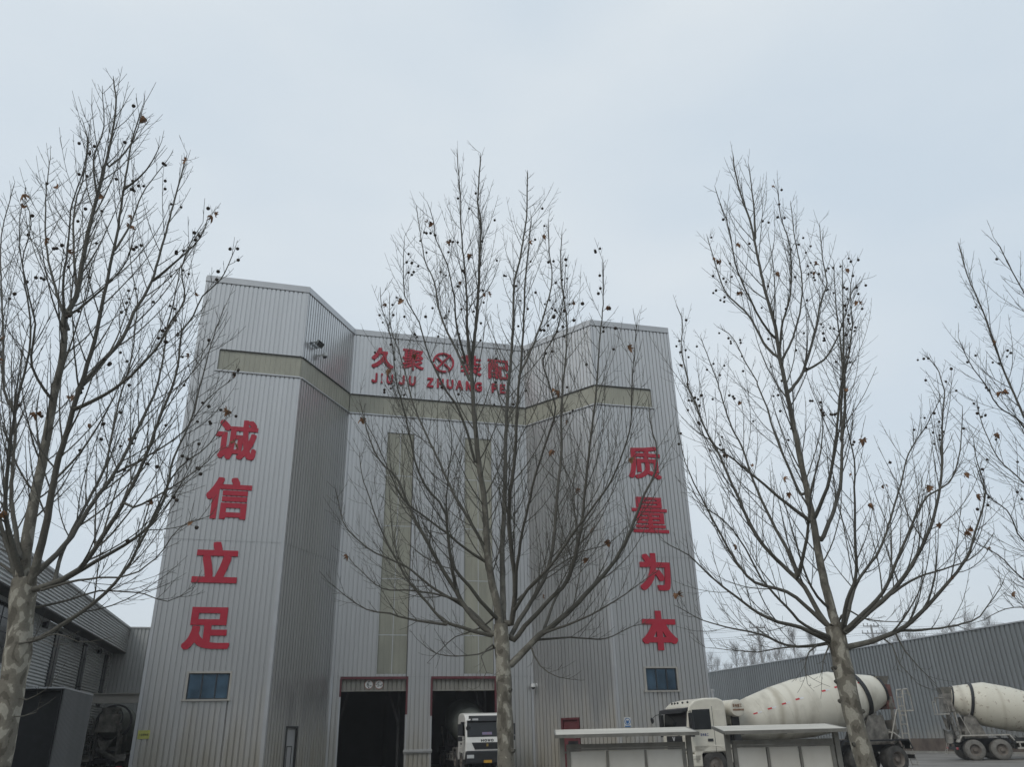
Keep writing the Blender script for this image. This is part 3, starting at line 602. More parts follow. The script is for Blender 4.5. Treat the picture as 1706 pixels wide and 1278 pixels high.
def company_sign():
    W = CWall; base = Vector(W.p(6.2, .05, 24.4))
    root = empty("company_sign", base, 0, "red company name in two rows with a round emblem, high on the recessed centre wall", "sign")
    for ch, u0, u1, z0, z1 in (('久', 1.29, 2.84, 25.60, 27.18), ('聚', 3.44, 4.99, 25.66, 27.30), ('装', 7.66, 9.22, 25.66, 27.26), ('配', 9.68, 11.26, 25.56, 27.12)):
        glyph_mesh(ch, u1 - u0, z1 - z0, .07, W, u0, z0, .04).build("character", M['red_sign'], root, off=tuple(base))
    # emblem: broken ring crossed by two bars
    em = MB(); cu, cz = 6.40, 26.46
    def arc(a0, a1, r0, r1, n=18, o=.05):
        vs = []
        for i in range(n + 1):
            a = R(a0 + (a1 - a0) * i / n); c, s = math.cos(a), math.sin(a)
            for r in (r0, r1):
                for oo in (o, o + .12): vs.append(W.p(cu + r * c, oo, cz + r * s))
        fs = []
        for i in range(n):
            k = 4 * i
            for a, b in ((0, 1), (1, 3), (3, 2), (2, 0)): fs.append((k + a, k + b, k + b + 4, k + a + 4))
        fs += [(0, 1, 3, 2), (4 * n, 4 * n + 1, 4 * n + 3, 4 * n + 2)]
        em.add(vs, fs)
    arc(58, 178, .65, .78); arc(-62, 44, .65, .78); arc(196, 288, .65, .78)
    def bar2(ua, za, ub, zb, w, o):
        em.bar(W.p(cu + ua, o, cz + za), W.p(cu + ub, o, cz + zb), w, .12, up=W.n)
    bar2(-.50, -.55, .52, .66, .14, .113); bar2(-.48, .36, -.05, -.02, .13, .116); bar2(.06, -.10, .50, -.50, .13, .116)
    em.build("emblem", M['red_sign'], root, off=tuple(base))
    for ch, u0, u1 in (("J", 1.36, 1.76), ("I", 2.00, 2.14), ("U", 2.40, 2.84), ("J", 3.24, 3.66), ("U", 3.96, 4.44),
                       ("Z", 5.24, 5.72), ("H", 5.96, 6.44), ("U", 6.66, 7.14), ("A", 7.32, 7.84), ("N", 8.06, 8.50), ("G", 8.72, 9.24), ("P", 9.96, 10.38), ("E", 10.58, 10.98), ("I", 11.12, 11.26)):
        glyph_mesh(ch, u1 - u0, .72, .1, W, u0, 24.44, .05).build("letter", M['red_sign'], root, off=tuple(base))
company_sign()

# small signs and fittings on the tower
def limit_sign(u, z, digit, horiz, label):
    W = CWall; o = -.135; base = Vector(W.p(u, o, z))
    root = empty("limit_sign", base, 0, label, "sign", "round limit signs over the left gateway")
    f = MB(); f.lathe(W.p(u, o, z), W.n, [(0, 0), (0, .262), (.02, .262), (.02, 0)], 28); f.build("rim", M['sign_red'], root, off=tuple(base))
    f = MB(); f.lathe(W.p(u, o, z), W.n, [(.0205, 0), (.0205, .232), (.026, .232), (.026, 0)], 28); f.build("face", M['sign_white'], root, off=tuple(base))
    g = glyph_mesh(digit, .13, .22, .004, W, u - .12, z - .12, o + .027); g2 = glyph_mesh("m", .12, .075, .004, W, u + .045, z - .115, o + .027)
    g.add(g2.v, g2.f)
    oo = o + .029
    for s in (-1, 1):
        if horiz: g.add([W.p(u + s * .205, oo, z + .06), W.p(u + s * .205, oo, z - .06), W.p(u + s * .13, oo, z)], [(0, 1, 2)])
        else: g.add([W.p(u - .06, oo, z + s * .205), W.p(u + .06, oo, z + s * .205), W.p(u, oo, z + s * .135)], [(0, 1, 2)])
    for s in (-1, 1): g.wbox(W, u + s * .05 - .02, u + s * .05 + .015, o + .0265, o + .03, z + .115 if horiz else z + .125, z + .155)
    g.build("lettering", M['ink'], root, off=tuple(base))
limit_sign(2.25, 4.78, "6", False, "round white limit sign reading 6 m over the left gateway")
limit_sign(2.86, 4.78, "5", True, "round white limit sign reading 5 m, with side arrows, over the left gateway")

W = LWall; base = Vector(W.p(.47, .02, 2.03))
ys = empty("notice_plate", base, 0, "small yellow plate with black characters low on the left edge of the tower", "sign")
f = MB(); f.wbox(W, .20, .74, .005, .025, 2.03, 2.42); f.build("face", M['sign_yellow'], ys, off=tuple(base))
g = MB()
for i, ch in enumerate('小型停车区'):
    q = glyph_mesh(ch, .075, .10, .004, W, .25 + i * .092, 2.17, .026); g.add(q.v, q.f)
g.build("lettering", M['ink'], ys, off=tuple(base))

W = RWall; base = Vector(W.p(.55, .02, 2.15))
ms = empty("mask_sign", base, 0, "small white safety sign with a blue masked head, low on the right wing", "sign")
f = MB(); f.wbox(W, .35, .76, .005, .025, 2.1, 2.63); f.build("face", M['sign_white'], ms, off=tuple(base))
g = MB(); c_ = W.p(.555, .0255, 2.41)
g.lathe(c_, W.n, [(0, .15), (0, .185), (.005, .185), (.005, .15)], 24)
g.lathe(W.p(.555, .0255, 2.37), W.n, [(0, 0), (0, .085), (.005, .085), (.005, 0)], 18)
g.lathe(W.p(.50, .0256, 2.43), W.n, [(0, 0), (0, .04), (.006, .04), (.006, 0)], 12); g.lathe(W.p(.61, .0256, 2.43), W.n, [(0, 0), (0, .04), (.006, .04), (.006, 0)], 12)
g.wbox(W, .38, .73, .0255, .03, 2.12, 2.19)
g.build("print", M['sign_blue'], ms, off=tuple(base))

W = LDiag; base = Vector(W.p(1.1, .05, 24.6))
fl = empty("floodlight", base, 0, "dark floodlight on a bracket high on the slanted wall beside the left wing", "floodlight")
f = MB(); P = W.p
f.hexa([P(.75, .28, 24.72), P(1.42, .28, 24.72), P(1.42, .42, 24.62), P(.75, .42, 24.62), P(.75, .50, 25.02), P(1.42, .50, 25.02), P(1.42, .62, 24.92), P(.75, .62, 24.92)])
f.build("casing", M['flood'], fl, off=tuple(base), bevel=.02)
f = MB(); f.hexa([P(.80, .44, 24.66), P(1.37, .44, 24.66), P(1.37, .45, 24.65), P(.80, .45, 24.65), P(.80, .62, 24.90), P(1.37, .62, 24.90), P(1.37, .63, 24.89), P(.80, .63, 24.89)])
f.build("lens", M['glass_dark'], fl, off=tuple(base))
f = MB(); f.bar(P(.72, 0, 24.8), P(.72, .45, 24.8), .05); f.bar(P(1.45, 0, 24.8), P(1.45, .45, 24.8), .05); f.wbox(W, .7, 1.47, 0, .04, 24.7, 24.9)
f.build("bracket", M['flood'], fl, off=tuple(base))
def cctv(W, u, z, label, s=1.0):
    base = Vector(W.p(u, .05, z)); P = W.p
    root = empty("security_camera", base, 0, label, "camera", "dome cameras on the tower")
    f = MB(); f.bar(P(u, 0, z + .16 * s), P(u, .36 * s, z + .2 * s), .06 * s); f.wbox(W, u - .07 * s, u + .07 * s, 0, .03, z + .05 * s, z + .27 * s); f.build("arm", M['cam_white'], root, off=tuple(base))
    f = MB(); f.lathe(P(u, .36 * s, z + .24 * s), (0, 0, -1), [(0, 0), (0, .10 * s), (.06 * s, .14 * s), (.20 * s, .15 * s), (.22 * s, .13 * s)], 20); f.build("housing", M['cam_white'], root, off=tuple(base), smooth=True)
    f = MB(); f.lathe(P(u, .36 * s, z + .03 * s), (0, 0, -1), [(-.01, .125 * s), (.04 * s, .12 * s), (.09 * s, .085 * s), (.125 * s, .0)], 20); f.build("dome", M['glass_dark'], root, off=tuple(base), smooth=True)
cctv(LDiag, 1.85, 24.25, "white dome camera under the floodlight on the slanted wall", 1.15)
cctv(RDiag, .25, 4.5, "white dome camera on the corner right of the right-hand gateway, above truck height", 1.0)

# ---------------------------------------------------------------- long shed on the left with its annexe
fb = Vector((-26.2, 55.0, 0))           # far end of the overhanging fascia
wb = fb - FD * .8                       # far end of the wall below
sb = (-22.5, 40, 0)
shed = empty("long_shed", sb, 0, "grey shed clad in horizontal corrugated sheet, with an overhanging upper fascia, left of the tower", "building")
def SH(mb, name, m, parent=shed, **k): return mb.build(name, m, parent, off=sb, **k)
near = fb - BN * 48
FW = Wall((fb.x, fb.y), (near.x, near.y)); FW.n = FD.copy()
nearw = wb - BN * 48
WW = Wall((wb.x, wb.y), (nearw.x, nearw.y)); WW.n = FD.copy()
m_ = MB(); hclad(m_, FW, 0, FW.len, 7.45, 8.95); m_.wbox(FW, 0, FW.len, -.05, .05, 8.952, 9.08); SH(m_, "fascia", M['clad_dark'])
m_ = MB(); m_.wbox(FW, 0, FW.len, -.78, .02, 7.38, 7.446); SH(m_, "soffit", M['steel_dark'])
m_ = MB(); hclad(m_, WW, 0, WW.len, 0, 7.38); SH(m_, "wall", M['clad_dark'])
m_ = MB(); q = [FW.p(0, .05, 9.0), FW.p(FW.len, .05, 9.0), FW.p(FW.len, -14, 10.2), FW.p(0, -14, 10.2)]; m_.add(q, [(0, 1, 2, 3)]); SH(m_, "roof", M['clad_dark'])
m_ = MB(); e = Wall((nearw.x - 14 * FD.x, nearw.y - 14 * FD.y), (nearw.x, nearw.y)); clad(m_, e, 0, 14, 0, 9.0); SH(m_, "wall", M['clad_dark'])
for u0, u1, z0, z1 in ((1.2, 2.15, 4.1, 7.1), (7.3, 8.25, 4.1, 7.1), (13.4, 14.4, 4.1, 7.1), (21.6, 24.2, 5.0, 7.15)):
    f = MB(); f.wbox(WW, u0 - .05, u1 + .05, -.03, .035, z0 - .05, z1 + .05); wd = SH(f, "window", M['frame_dark'])
    g = MB(); g.wbox(WW, u0, u1, .036, .04, z0, z1); SH(g, "pane", M['glass_dark'], parent=wd)
    k = MB()
    for t in range(1, 4): k.wbox(WW, u0, u1, .041, .055, z0 + (z1 - z0) * t / 4, z0 + (z1 - z0) * t / 4 + .03)
    k.wbox(WW, (u0 + u1) / 2 - .015, (u0 + u1) / 2 + .015, .041, .057, z0, z1); SH(k, "bar", M['frame_dark'], parent=wd)
for u in (4.6, 10.6, 17.0):
    f = MB(); f.lathe(WW.p(u, .03, 7.05), WW.n, [(0, 0), (0, .12), (.14, .17), (.2, .17), (.2, 0)], 14); SH(f, "wall_lamp", M['plastic'])
# back building closing the gap between shed and tower
bk = Wall((fb.x - .8 * FD.x, fb.y - .8 * FD.y), (fb.x + 12 * FD.x, fb.y + 12 * FD.y))
m_ = MB(); clad(m_, bk, -13, bk.len, 0, 9.0, period=.24)
m_.wbox(bk, .85, bk.len, -.05, .05, 9.0, 9.1)
bo = empty("rear_building", (fb.x + 4, fb.y, 0), 0, "grey vertically clad wall of the building behind, closing the gap between shed and tower", "building")
m_.build("wall", M['clad_dark'], bo, off=tuple(bo.location))
m_ = MB(); m_.add([bk.p(.82, -.06, 9.05), bk.p(bk.len, -.06, 9.05), bk.p(bk.len, -15, 9.6), bk.p(.82, -15, 9.6)], [(0, 1, 2, 3)]); m_.build("roof", M['clad_dark'], bo, off=tuple(bo.location))
# annexe: lean-to with an open black front
af = Vector((-17.35, 32.0, 0))
AW = Wall((af.x - 3.5 * FD.x, af.y - 3.5 * FD.y), (af.x, af.y))
an = empty("lean_to", (af.x - 1.5, af.y, 0), 0, "grey lean-to annexe with an open black front, against the long shed", "shed")
ao = tuple(an.location)
al = 5.1
m_ = MB(); sw = Wall((af.x, af.y), ((af + BN * al).x, (af + BN * al).y)); clad(m_, sw, 0, al, 0, 3.78, period=.2); m_.build("wall", M['clad_annexe'], an, off=ao)
m_ = MB(); m_.wbox(AW, 0, 3.5, -al, .05, 3.785, 3.84); m_.build("roof", M['clad_trim'], an, off=ao)
m_ = MB(); m_.wbox(AW, 0, 3.44, -al + .02, -al + .08, 0, 3.78); m_.wbox(AW, -.06, 0, -al, 0, 0, 3.78); m_.wbox(AW, 3.37, 3.43, -al, -.02, 0, 3.78); m_.wbox(AW, 0, 3.36, -al, -.02, 3.72, 3.78)
m_.build("lining", M['dark_in'], an, off=ao)
m_ = MB(); m_.wbox(AW, .0, 3.36, -.55, -.5, 0, 3.7); m_.build("curtain", M['plastic'], an, off=ao)
m_ = MB(); m_.wbox(AW, 1.2, 2.2, -.49, -.45, .5, 1.0); m_.build("crate_panel", M['frame_dark'], an, off=ao)
# gantry beam between lean-to and tower
ga = empty("gantry_beam", (-23, 48, 0), 0, "pale steel beam spanning the gap between the shed and the tower", "beam")
m_ = MB(); m_.bar((-25.3, 47.6, 4.24), (-20.6, 48.9, 4.24), .3, .44); m_.bar((-25.3, 47.55, 4.49), (-20.6, 48.85, 4.49), .5, .05); m_.bar((-25.3, 47.55, 4.0), (-20.6, 48.85, 4.0), .42, .05)
m_.build("beam", M['frame_light'], ga, off=tuple(ga.location))
m_ = MB()
for x, y in ((-24.9, 47.9), (-20.9, 48.98)): m_.box(x - .12, x + .12, y - .12, y + .12, 0, 4.0)
m_.build("post", M['steel_dark'], ga, off=tuple(ga.location))

# ---------------------------------------------------------------- boundary wall on the right
BD = Vector((-math.sin(R(16)), math.cos(R(16)), 0))
bp0 = Vector((32.0, 65, 0))
far_ = bp0 + BD * 45; near_ = bp0 - BD * 40
BW = Wall((far_.x, far_.y), (near_.x, near_.y))
bwn = empty("boundary_wall", (bp0.x, bp0.y, 0), 0, "long tall dark grey ribbed sheet wall along the right side of the yard", "wall")
bo_ = tuple(bwn.location)
m_ = MB(); clad(m_, BW, 0, BW.len, .98, 8.2, 0, period=.42, groove=.16, depth=.07); m_.build("cladding", M['clad_wall'], bwn, off=bo_)
m_ = MB(); m_.wbox(BW, 0, BW.len, -.12, .06, 8.202, 8.29); m_.build("cap", M['clad_trim'], bwn, off=bo_)
m_ = MB(); m_.wbox(BW, 0, BW.len, -.25, .06, 0, .975); m_.build("plinth", M['plinth'], bwn, off=bo_)
m_ = MB(); m_.bar(BW.p(52.5, .1, .15), BW.p(51.3, .1, 1.1), .07); m_.build("brace", M['steel_dark'], bwn, off=bo_)
m_ = MB(); m_.wbox(BW, 5, BW.len, .1, 1.5, 0, .004 + .02); tag(m_.build("soil_verge", M['soil']), kind="structure")
m_ = MB(); m_.wbox(BW, 5, BW.len, 1.5, 1.65, 0, .13); tag(m_.build("kerb", M['kerb']), kind="structure")

# main limbs of each tree: (x, y, height, radius) in metres from the trunk foot
TREE_LIMBS = {
    'left': ((-5.14,8.50),[
[(0.00,0.00,0.00,0.1688),(0.00,0.00,0.25,0.1485),(-0.00,0.00,1.55,0.1350),(-0.01,0.00,2.20,0.1263),(-0.03,0.00,2.60,0.1244),(-0.09,0.00,3.02,0.1231),(-0.14,0.00,3.37,0.1224)],
[(-0.14,0.00,3.37,0.0773),(-0.16,0.00,3.34,0.0740),(-0.20,0.01,3.65,0.0657),(-0.24,0.02,4.12,0.0583),(-0.27,0.04,4.67,0.0517),(-0.31,0.05,5.26,0.0460),(-0.33,0.06,5.72,0.0420),(-0.35,0.06,6.20,0.0381),(-0.44,0.07,6.64,0.0348),(-0.36,0.08,6.93,0.0324),(-0.41,0.09,7.75,0.0268),(-0.41,0.09,8.41,0.0225),(-0.41,0.10,9.10,0.0181),(-0.42,0.11,9.55,0.0154),(-0.46,0.11,10.12,0.0121),(-0.62,0.12,10.71,0.0088)],
[(-0.13,0.00,3.30,0.0507),(-0.04,-0.04,3.31,0.0475),(0.09,-0.21,3.84,0.0385),(0.16,-0.37,4.47,0.0323),(0.25,-0.47,4.90,0.0289),(0.30,-0.53,5.18,0.0268),(0.37,-0.59,5.49,0.0246),(0.44,-0.66,5.87,0.0222),(0.47,-0.72,6.17,0.0204),(0.51,-0.79,6.57,0.0182),(0.56,-0.88,7.13,0.0152),(0.58,-0.98,7.78,0.0120),(0.60,-1.06,8.36,0.0093),(0.67,-1.13,8.89,0.0069)],
[(0.33,-0.55,5.30,0.0310),(0.31,-0.53,5.35,0.0296),(0.41,-0.40,5.73,0.0246),(0.55,-0.30,6.08,0.0216),(0.58,-0.22,6.49,0.0193),(0.67,-0.12,7.01,0.0166),(0.66,-0.00,7.73,0.0135),(0.65,0.09,8.41,0.0110),(0.65,0.13,8.75,0.0097),(0.65,0.20,9.29,0.0078)],
[(0.67,-0.12,7.01,0.0209),(0.69,-0.12,7.02,0.0195),(0.99,-0.21,7.24,0.0122),(1.26,-0.27,7.53,0.0076),(1.33,-0.31,7.81,0.0050)],
[(0.29,-0.52,5.12,0.0247),(0.32,-0.53,5.11,0.0237),(0.73,-0.72,5.20,0.0181),(1.04,-0.86,5.35,0.0151),(1.37,-1.03,5.63,0.0119),(1.51,-1.13,5.88,0.0100),(1.65,-1.21,6.06,0.0087),(1.61,-1.32,6.40,0.0069),(1.72,-1.42,6.72,0.0052),(1.83,-1.48,6.87,0.0042)],
[(-0.02,-0.07,3.41,0.0357),(-0.03,-0.04,3.38,0.0339),(0.12,0.18,3.78,0.0277),(0.23,0.37,4.31,0.0235),(0.36,0.51,4.76,0.0205),(0.48,0.71,5.57,0.0163),(0.52,0.79,5.96,0.0144),(0.48,0.90,6.53,0.0121),(0.43,0.96,6.91,0.0106),(0.41,1.06,7.49,0.0084),(0.37,1.15,8.10,0.0061)],
[(-0.12,0.00,3.23,0.0387),(-0.05,-0.02,3.24,0.0362),(0.30,-0.07,3.33,0.0307),(0.49,-0.10,3.43,0.0284),(0.76,-0.17,3.89,0.0238),(0.94,-0.22,4.29,0.0207),(1.07,-0.26,4.68,0.0182),(1.17,-0.30,5.14,0.0156),(1.28,-0.34,5.58,0.0132),(1.29,-0.39,6.14,0.0107),(1.39,-0.40,6.32,0.0097),(1.48,-0.43,6.58,0.0084),(1.67,-0.45,6.78,0.0071),(1.81,-0.48,7.22,0.0051)],
[(0.23,-0.06,3.31,0.0237),(0.21,-0.04,3.32,0.0232),(0.06,0.28,3.80,0.0193),(0.04,0.60,4.41,0.0165),(0.04,0.82,4.93,0.0145),(-0.05,0.99,5.43,0.0129),(-0.13,1.15,5.93,0.0115),(-0.16,1.27,6.34,0.0103),(-0.23,1.42,6.88,0.0089),(-0.37,1.58,7.51,0.0073),(-0.49,1.71,8.07,0.0059)],
[(0.30,-0.07,3.33,0.0267),(0.30,-0.07,3.32,0.0260),(0.72,0.02,3.63,0.0196),(1.04,0.07,3.89,0.0167),(1.17,0.12,4.27,0.0146),(1.18,0.16,4.74,0.0126),(1.30,0.20,5.28,0.0103),(1.34,0.25,5.92,0.0080),(1.38,0.28,6.40,0.0063),(1.45,0.31,6.89,0.0047)],
[(-0.05,0.00,2.77,0.0320),(0.08,-0.03,2.72,0.0283),(0.30,-0.06,2.80,0.0248),(0.60,-0.11,2.99,0.0209),(0.83,-0.14,3.17,0.0183),(1.02,-0.18,3.40,0.0159),(1.20,-0.23,3.80,0.0128),(1.31,-0.26,4.15,0.0105),(1.47,-0.30,4.48,0.0084),(1.78,-0.33,4.74,0.0061),(1.95,-0.36,5.08,0.0041)],
[(-0.10,0.00,3.09,0.0177),(0.03,0.09,3.08,0.0145),(0.27,0.21,3.17,0.0117),(0.52,0.32,3.28,0.0095),(0.96,0.45,3.26,0.0066),(1.21,0.52,3.18,0.0052),(1.44,0.60,3.31,0.0038)],
[(0.09,-0.04,3.27,0.0178),(0.12,-0.07,3.23,0.0164),(0.34,-0.16,3.27,0.0139),(0.71,-0.27,3.30,0.0112),(1.17,-0.40,3.30,0.0085),(1.47,-0.50,3.45,0.0067),(1.71,-0.61,3.73,0.0049),(2.04,-0.70,3.82,0.0034)],
[(0.36,0.51,4.76,0.0168),(0.36,0.52,4.72,0.0156),(0.67,0.63,4.97,0.0115),(0.99,0.72,5.30,0.0087),(1.19,0.79,5.75,0.0064),(1.49,0.86,6.10,0.0044)],
[(0.87,-0.20,4.13,0.0152),(1.03,-0.26,4.06,0.0124),(1.39,-0.39,4.18,0.0088),(1.78,-0.52,4.39,0.0056),(2.04,-0.61,4.61,0.0036)],
[(-0.13,0.00,3.30,0.0328),(-0.10,-0.03,3.26,0.0313),(-0.18,-0.24,3.66,0.0250),(-0.27,-0.39,4.01,0.0218),(-0.25,-0.57,4.52,0.0180),(-0.21,-0.72,5.00,0.0151),(-0.12,-0.87,5.49,0.0124),(-0.09,-0.95,5.76,0.0110),(-0.13,-1.04,6.10,0.0094),(-0.24,-1.18,6.61,0.0071),(-0.18,-1.29,7.04,0.0053),(-0.28,-1.36,7.33,0.0041)],
[(-0.12,0.00,3.23,0.0357),(-0.14,0.01,3.22,0.0343),(-0.46,0.14,3.68,0.0253),(-0.71,0.22,4.07,0.0207),(-1.10,0.34,4.80,0.0142),(-1.41,0.43,5.44,0.0094),(-1.58,0.52,6.13,0.0046)],
[(-0.17,-0.20,3.58,0.0296),(-0.15,-0.15,3.56,0.0280),(-0.64,0.22,4.32,0.0229),(-0.86,0.41,4.87,0.0205),(-1.11,0.61,5.50,0.0183),(-1.43,0.73,5.95,0.0168),(-1.72,0.91,6.66,0.0146),(-2.03,1.08,7.45,0.0124),(-2.52,1.34,8.76,0.0090),(-2.73,1.55,9.98,0.0058)],
[(-0.32,0.05,5.53,0.0200),(-0.32,0.01,5.48,0.0185),(-0.50,-0.21,5.81,0.0140),(-0.46,-0.40,6.27,0.0110),(-0.52,-0.51,6.53,0.0095),(-0.64,-0.68,7.01,0.0072),(-0.68,-0.83,7.48,0.0052),(-0.64,-0.90,7.69,0.0043)],
[(-0.41,0.07,6.46,0.0243),(-0.38,0.10,6.47,0.0226),(-0.81,0.31,7.20,0.0167),(-1.16,0.46,7.90,0.0131),(-1.48,0.63,8.85,0.0092),(-1.72,0.79,9.86,0.0055)],
[(-0.39,0.09,6.47,0.0209),(-0.37,0.06,6.42,0.0197),(-0.39,-0.16,6.90,0.0146),(-0.35,-0.36,7.51,0.0110),(-0.33,-0.49,7.96,0.0090),(-0.21,-0.61,8.37,0.0071),(-0.17,-0.78,9.04,0.0046)],
[(-0.36,0.08,6.93,0.0212),(-0.37,0.10,6.98,0.0201),(-0.75,0.33,8.00,0.0138),(-0.92,0.44,8.68,0.0112),(-0.94,0.50,9.09,0.0097),(-1.07,0.62,9.88,0.0072),(-1.32,0.69,10.45,0.0055)],
[(-0.41,0.09,8.41,0.0188),(-0.38,0.07,8.43,0.0174),(-0.46,-0.08,8.95,0.0115),(-0.37,-0.19,9.46,0.0079),(-0.45,-0.31,10.08,0.0047)],
[(0.55,-0.86,7.01,0.0162),(0.55,-0.83,6.99,0.0148),(0.57,-0.66,7.50,0.0106),(0.55,-0.53,8.02,0.0080),(0.63,-0.43,8.42,0.0060),(0.71,-0.35,8.77,0.0044)],
[(0.58,-0.98,7.78,0.0166),(0.59,-0.99,7.73,0.0149),(0.88,-1.11,7.93,0.0082),(1.04,-1.20,8.27,0.0040)],
[(-0.41,0.10,9.10,0.0193),(-0.37,0.14,9.04,0.0164),(-0.20,0.25,9.54,0.0104),(-0.22,0.38,10.41,0.0050)],
[(-0.43,0.07,6.70,0.0210),(-0.33,0.03,6.65,0.0184),(0.16,-0.20,6.90,0.0113),(0.42,-0.33,7.18,0.0078),(0.53,-0.47,7.60,0.0045)],
[(-0.14,-0.11,3.42,0.0267),(-0.32,-0.23,3.80,0.0166),(-0.55,-0.31,4.09,0.0119),(-0.79,-0.38,4.39,0.0081),(-1.00,-0.45,4.80,0.0040)],
[(-0.26,0.06,3.40,0.0242),(-0.25,0.07,3.40,0.0225),(-0.60,0.15,3.61,0.0144),(-1.01,0.22,3.81,0.0087),(-1.42,0.27,4.00,0.0041)],
[(-0.01,0.00,2.20,0.0113),(0.09,-0.03,2.18,0.0084),(0.21,-0.07,2.15,0.0064),(0.43,-0.14,2.25,0.0028)],
[(-0.01,0.00,2.06,0.0112),(0.04,-0.03,2.00,0.0080),(0.22,-0.08,2.00,0.0048),(0.36,-0.12,2.03,0.0028)],
[(-0.04,0.00,2.68,0.0174),(-0.07,-0.05,2.69,0.0145),(0.20,-0.18,2.70,0.0100),(0.50,-0.31,2.75,0.0061),(0.79,-0.41,2.66,0.0033)]]),
    'mid': ((-0.18,10.60),[
[(0.00,0.00,0.00,0.1319),(0.00,0.00,0.25,0.1161),(-0.00,0.00,1.38,0.1056),(-0.01,0.00,2.32,0.0963),(-0.02,0.00,2.61,0.0951),(-0.03,0.00,2.79,0.0945),(-0.04,0.00,3.05,0.0937)],
[(-0.04,0.00,2.95,0.0614),(-0.05,0.00,2.97,0.0597),(-0.08,0.01,3.27,0.0534),(-0.16,0.02,3.67,0.0485),(-0.21,0.03,4.05,0.0450),(-0.22,0.04,4.38,0.0424),(-0.25,0.05,4.78,0.0395),(-0.32,0.06,5.30,0.0361),(-0.38,0.07,5.96,0.0322),(-0.41,0.08,6.39,0.0299),(-0.42,0.08,6.71,0.0282),(-0.40,0.09,7.07,0.0264),(-0.33,0.10,7.87,0.0226),(-0.29,0.11,8.88,0.0181),(-0.27,0.12,9.48,0.0156),(-0.32,0.13,9.88,0.0139),(-0.29,0.13,10.51,0.0113),(-0.27,0.14,10.93,0.0096)],
[(-0.42,0.08,6.64,0.0251),(-0.42,0.08,6.67,0.0242),(-0.48,0.00,7.25,0.0191),(-0.50,-0.07,8.16,0.0148),(-0.57,-0.14,9.01,0.0118),(-0.59,-0.18,9.74,0.0095),(-0.63,-0.22,10.37,0.0078),(-0.64,-0.24,10.65,0.0070)],
[(-0.04,0.00,2.96,0.0470),(-0.01,0.03,2.98,0.0454),(-0.01,0.22,3.46,0.0401),(-0.01,0.42,4.13,0.0359),(0.03,0.60,4.86,0.0325),(0.06,0.81,5.85,0.0287),(0.12,1.00,6.93,0.0250),(0.14,1.02,7.05,0.0245),(0.22,1.18,8.05,0.0214),(0.26,1.31,8.99,0.0186),(0.35,1.37,9.43,0.0173),(0.44,1.44,9.98,0.0157),(0.53,1.52,10.67,0.0138),(0.58,1.64,11.78,0.0109)],
[(-0.01,0.07,3.07,0.0402),(0.10,-0.01,3.06,0.0370),(0.16,-0.25,3.53,0.0312),(0.11,-0.47,4.06,0.0270),(0.11,-0.63,4.51,0.0241),(0.20,-0.83,5.09,0.0208),(0.24,-1.01,5.68,0.0179),(0.29,-1.14,6.12,0.0159),(0.32,-1.22,6.40,0.0147),(0.36,-1.35,6.85,0.0129),(0.39,-1.47,7.32,0.0111),(0.45,-1.59,7.79,0.0093),(0.50,-1.70,8.24,0.0077)],
[(0.15,-0.20,3.43,0.0253),(0.16,-0.26,3.37,0.0239),(0.18,-0.49,3.63,0.0208),(0.26,-0.78,4.04,0.0177),(0.35,-0.98,4.35,0.0159),(0.44,-1.16,4.66,0.0143),(0.63,-1.46,5.17,0.0118),(0.71,-1.60,5.42,0.0108),(0.57,-1.87,5.95,0.0088),(0.73,-2.02,6.22,0.0076),(0.84,-2.23,6.65,0.0062),(0.87,-2.39,6.99,0.0051)],
[(0.28,-1.12,6.03,0.0185),(0.27,-1.09,6.08,0.0176),(0.46,-0.92,6.58,0.0142),(0.65,-0.77,7.17,0.0118),(0.81,-0.63,7.86,0.0096),(0.79,-0.52,8.42,0.0081),(0.81,-0.42,9.06,0.0066)],
[(-0.04,0.00,2.90,0.0361),(0.08,0.10,2.90,0.0335),(0.20,0.24,3.12,0.0313),(0.43,0.43,3.48,0.0288),(0.61,0.58,3.82,0.0271),(0.74,0.77,4.36,0.0249),(0.81,0.94,4.94,0.0230),(0.93,1.17,5.76,0.0204),(0.97,1.33,6.42,0.0186),(1.04,1.48,7.12,0.0167),(1.14,1.63,7.85,0.0149),(1.18,1.76,8.56,0.0131),(1.14,1.90,9.32,0.0113),(1.15,1.99,9.85,0.0100),(1.22,2.12,10.68,0.0081)],
[(0.08,0.10,2.90,0.0364),(0.13,0.07,2.86,0.0344),(0.28,-0.01,3.02,0.0311),(0.60,-0.14,3.32,0.0270),(0.85,-0.23,3.57,0.0245),(1.02,-0.36,4.09,0.0213),(1.10,-0.46,4.54,0.0189),(1.19,-0.58,5.15,0.0161),(1.28,-0.69,5.71,0.0137),(1.35,-0.77,6.13,0.0121),(1.41,-0.86,6.69,0.0100),(1.49,-0.95,7.25,0.0080),(1.53,-1.04,7.87,0.0060)],
[(-0.02,0.00,2.55,0.0533),(0.09,0.01,2.56,0.0483),(0.31,0.04,2.77,0.0423),(0.46,0.05,2.91,0.0392),(0.75,0.07,3.11,0.0349),(1.08,0.10,3.41,0.0303),(1.45,0.12,3.78,0.0256),(1.71,0.14,4.16,0.0218),(1.87,0.16,4.49,0.0191),(2.03,0.17,4.83,0.0163),(2.19,0.19,5.11,0.0141),(2.26,0.20,5.47,0.0117),(2.21,0.22,5.84,0.0092),(2.21,0.23,6.29,0.0063)],
[(0.46,0.05,2.91,0.0217),(0.50,0.03,2.92,0.0202),(0.71,-0.07,2.98,0.0163),(1.01,-0.19,3.07,0.0127),(1.45,-0.34,3.27,0.0084),(1.73,-0.44,3.45,0.0061),(1.96,-0.52,3.58,0.0042)],
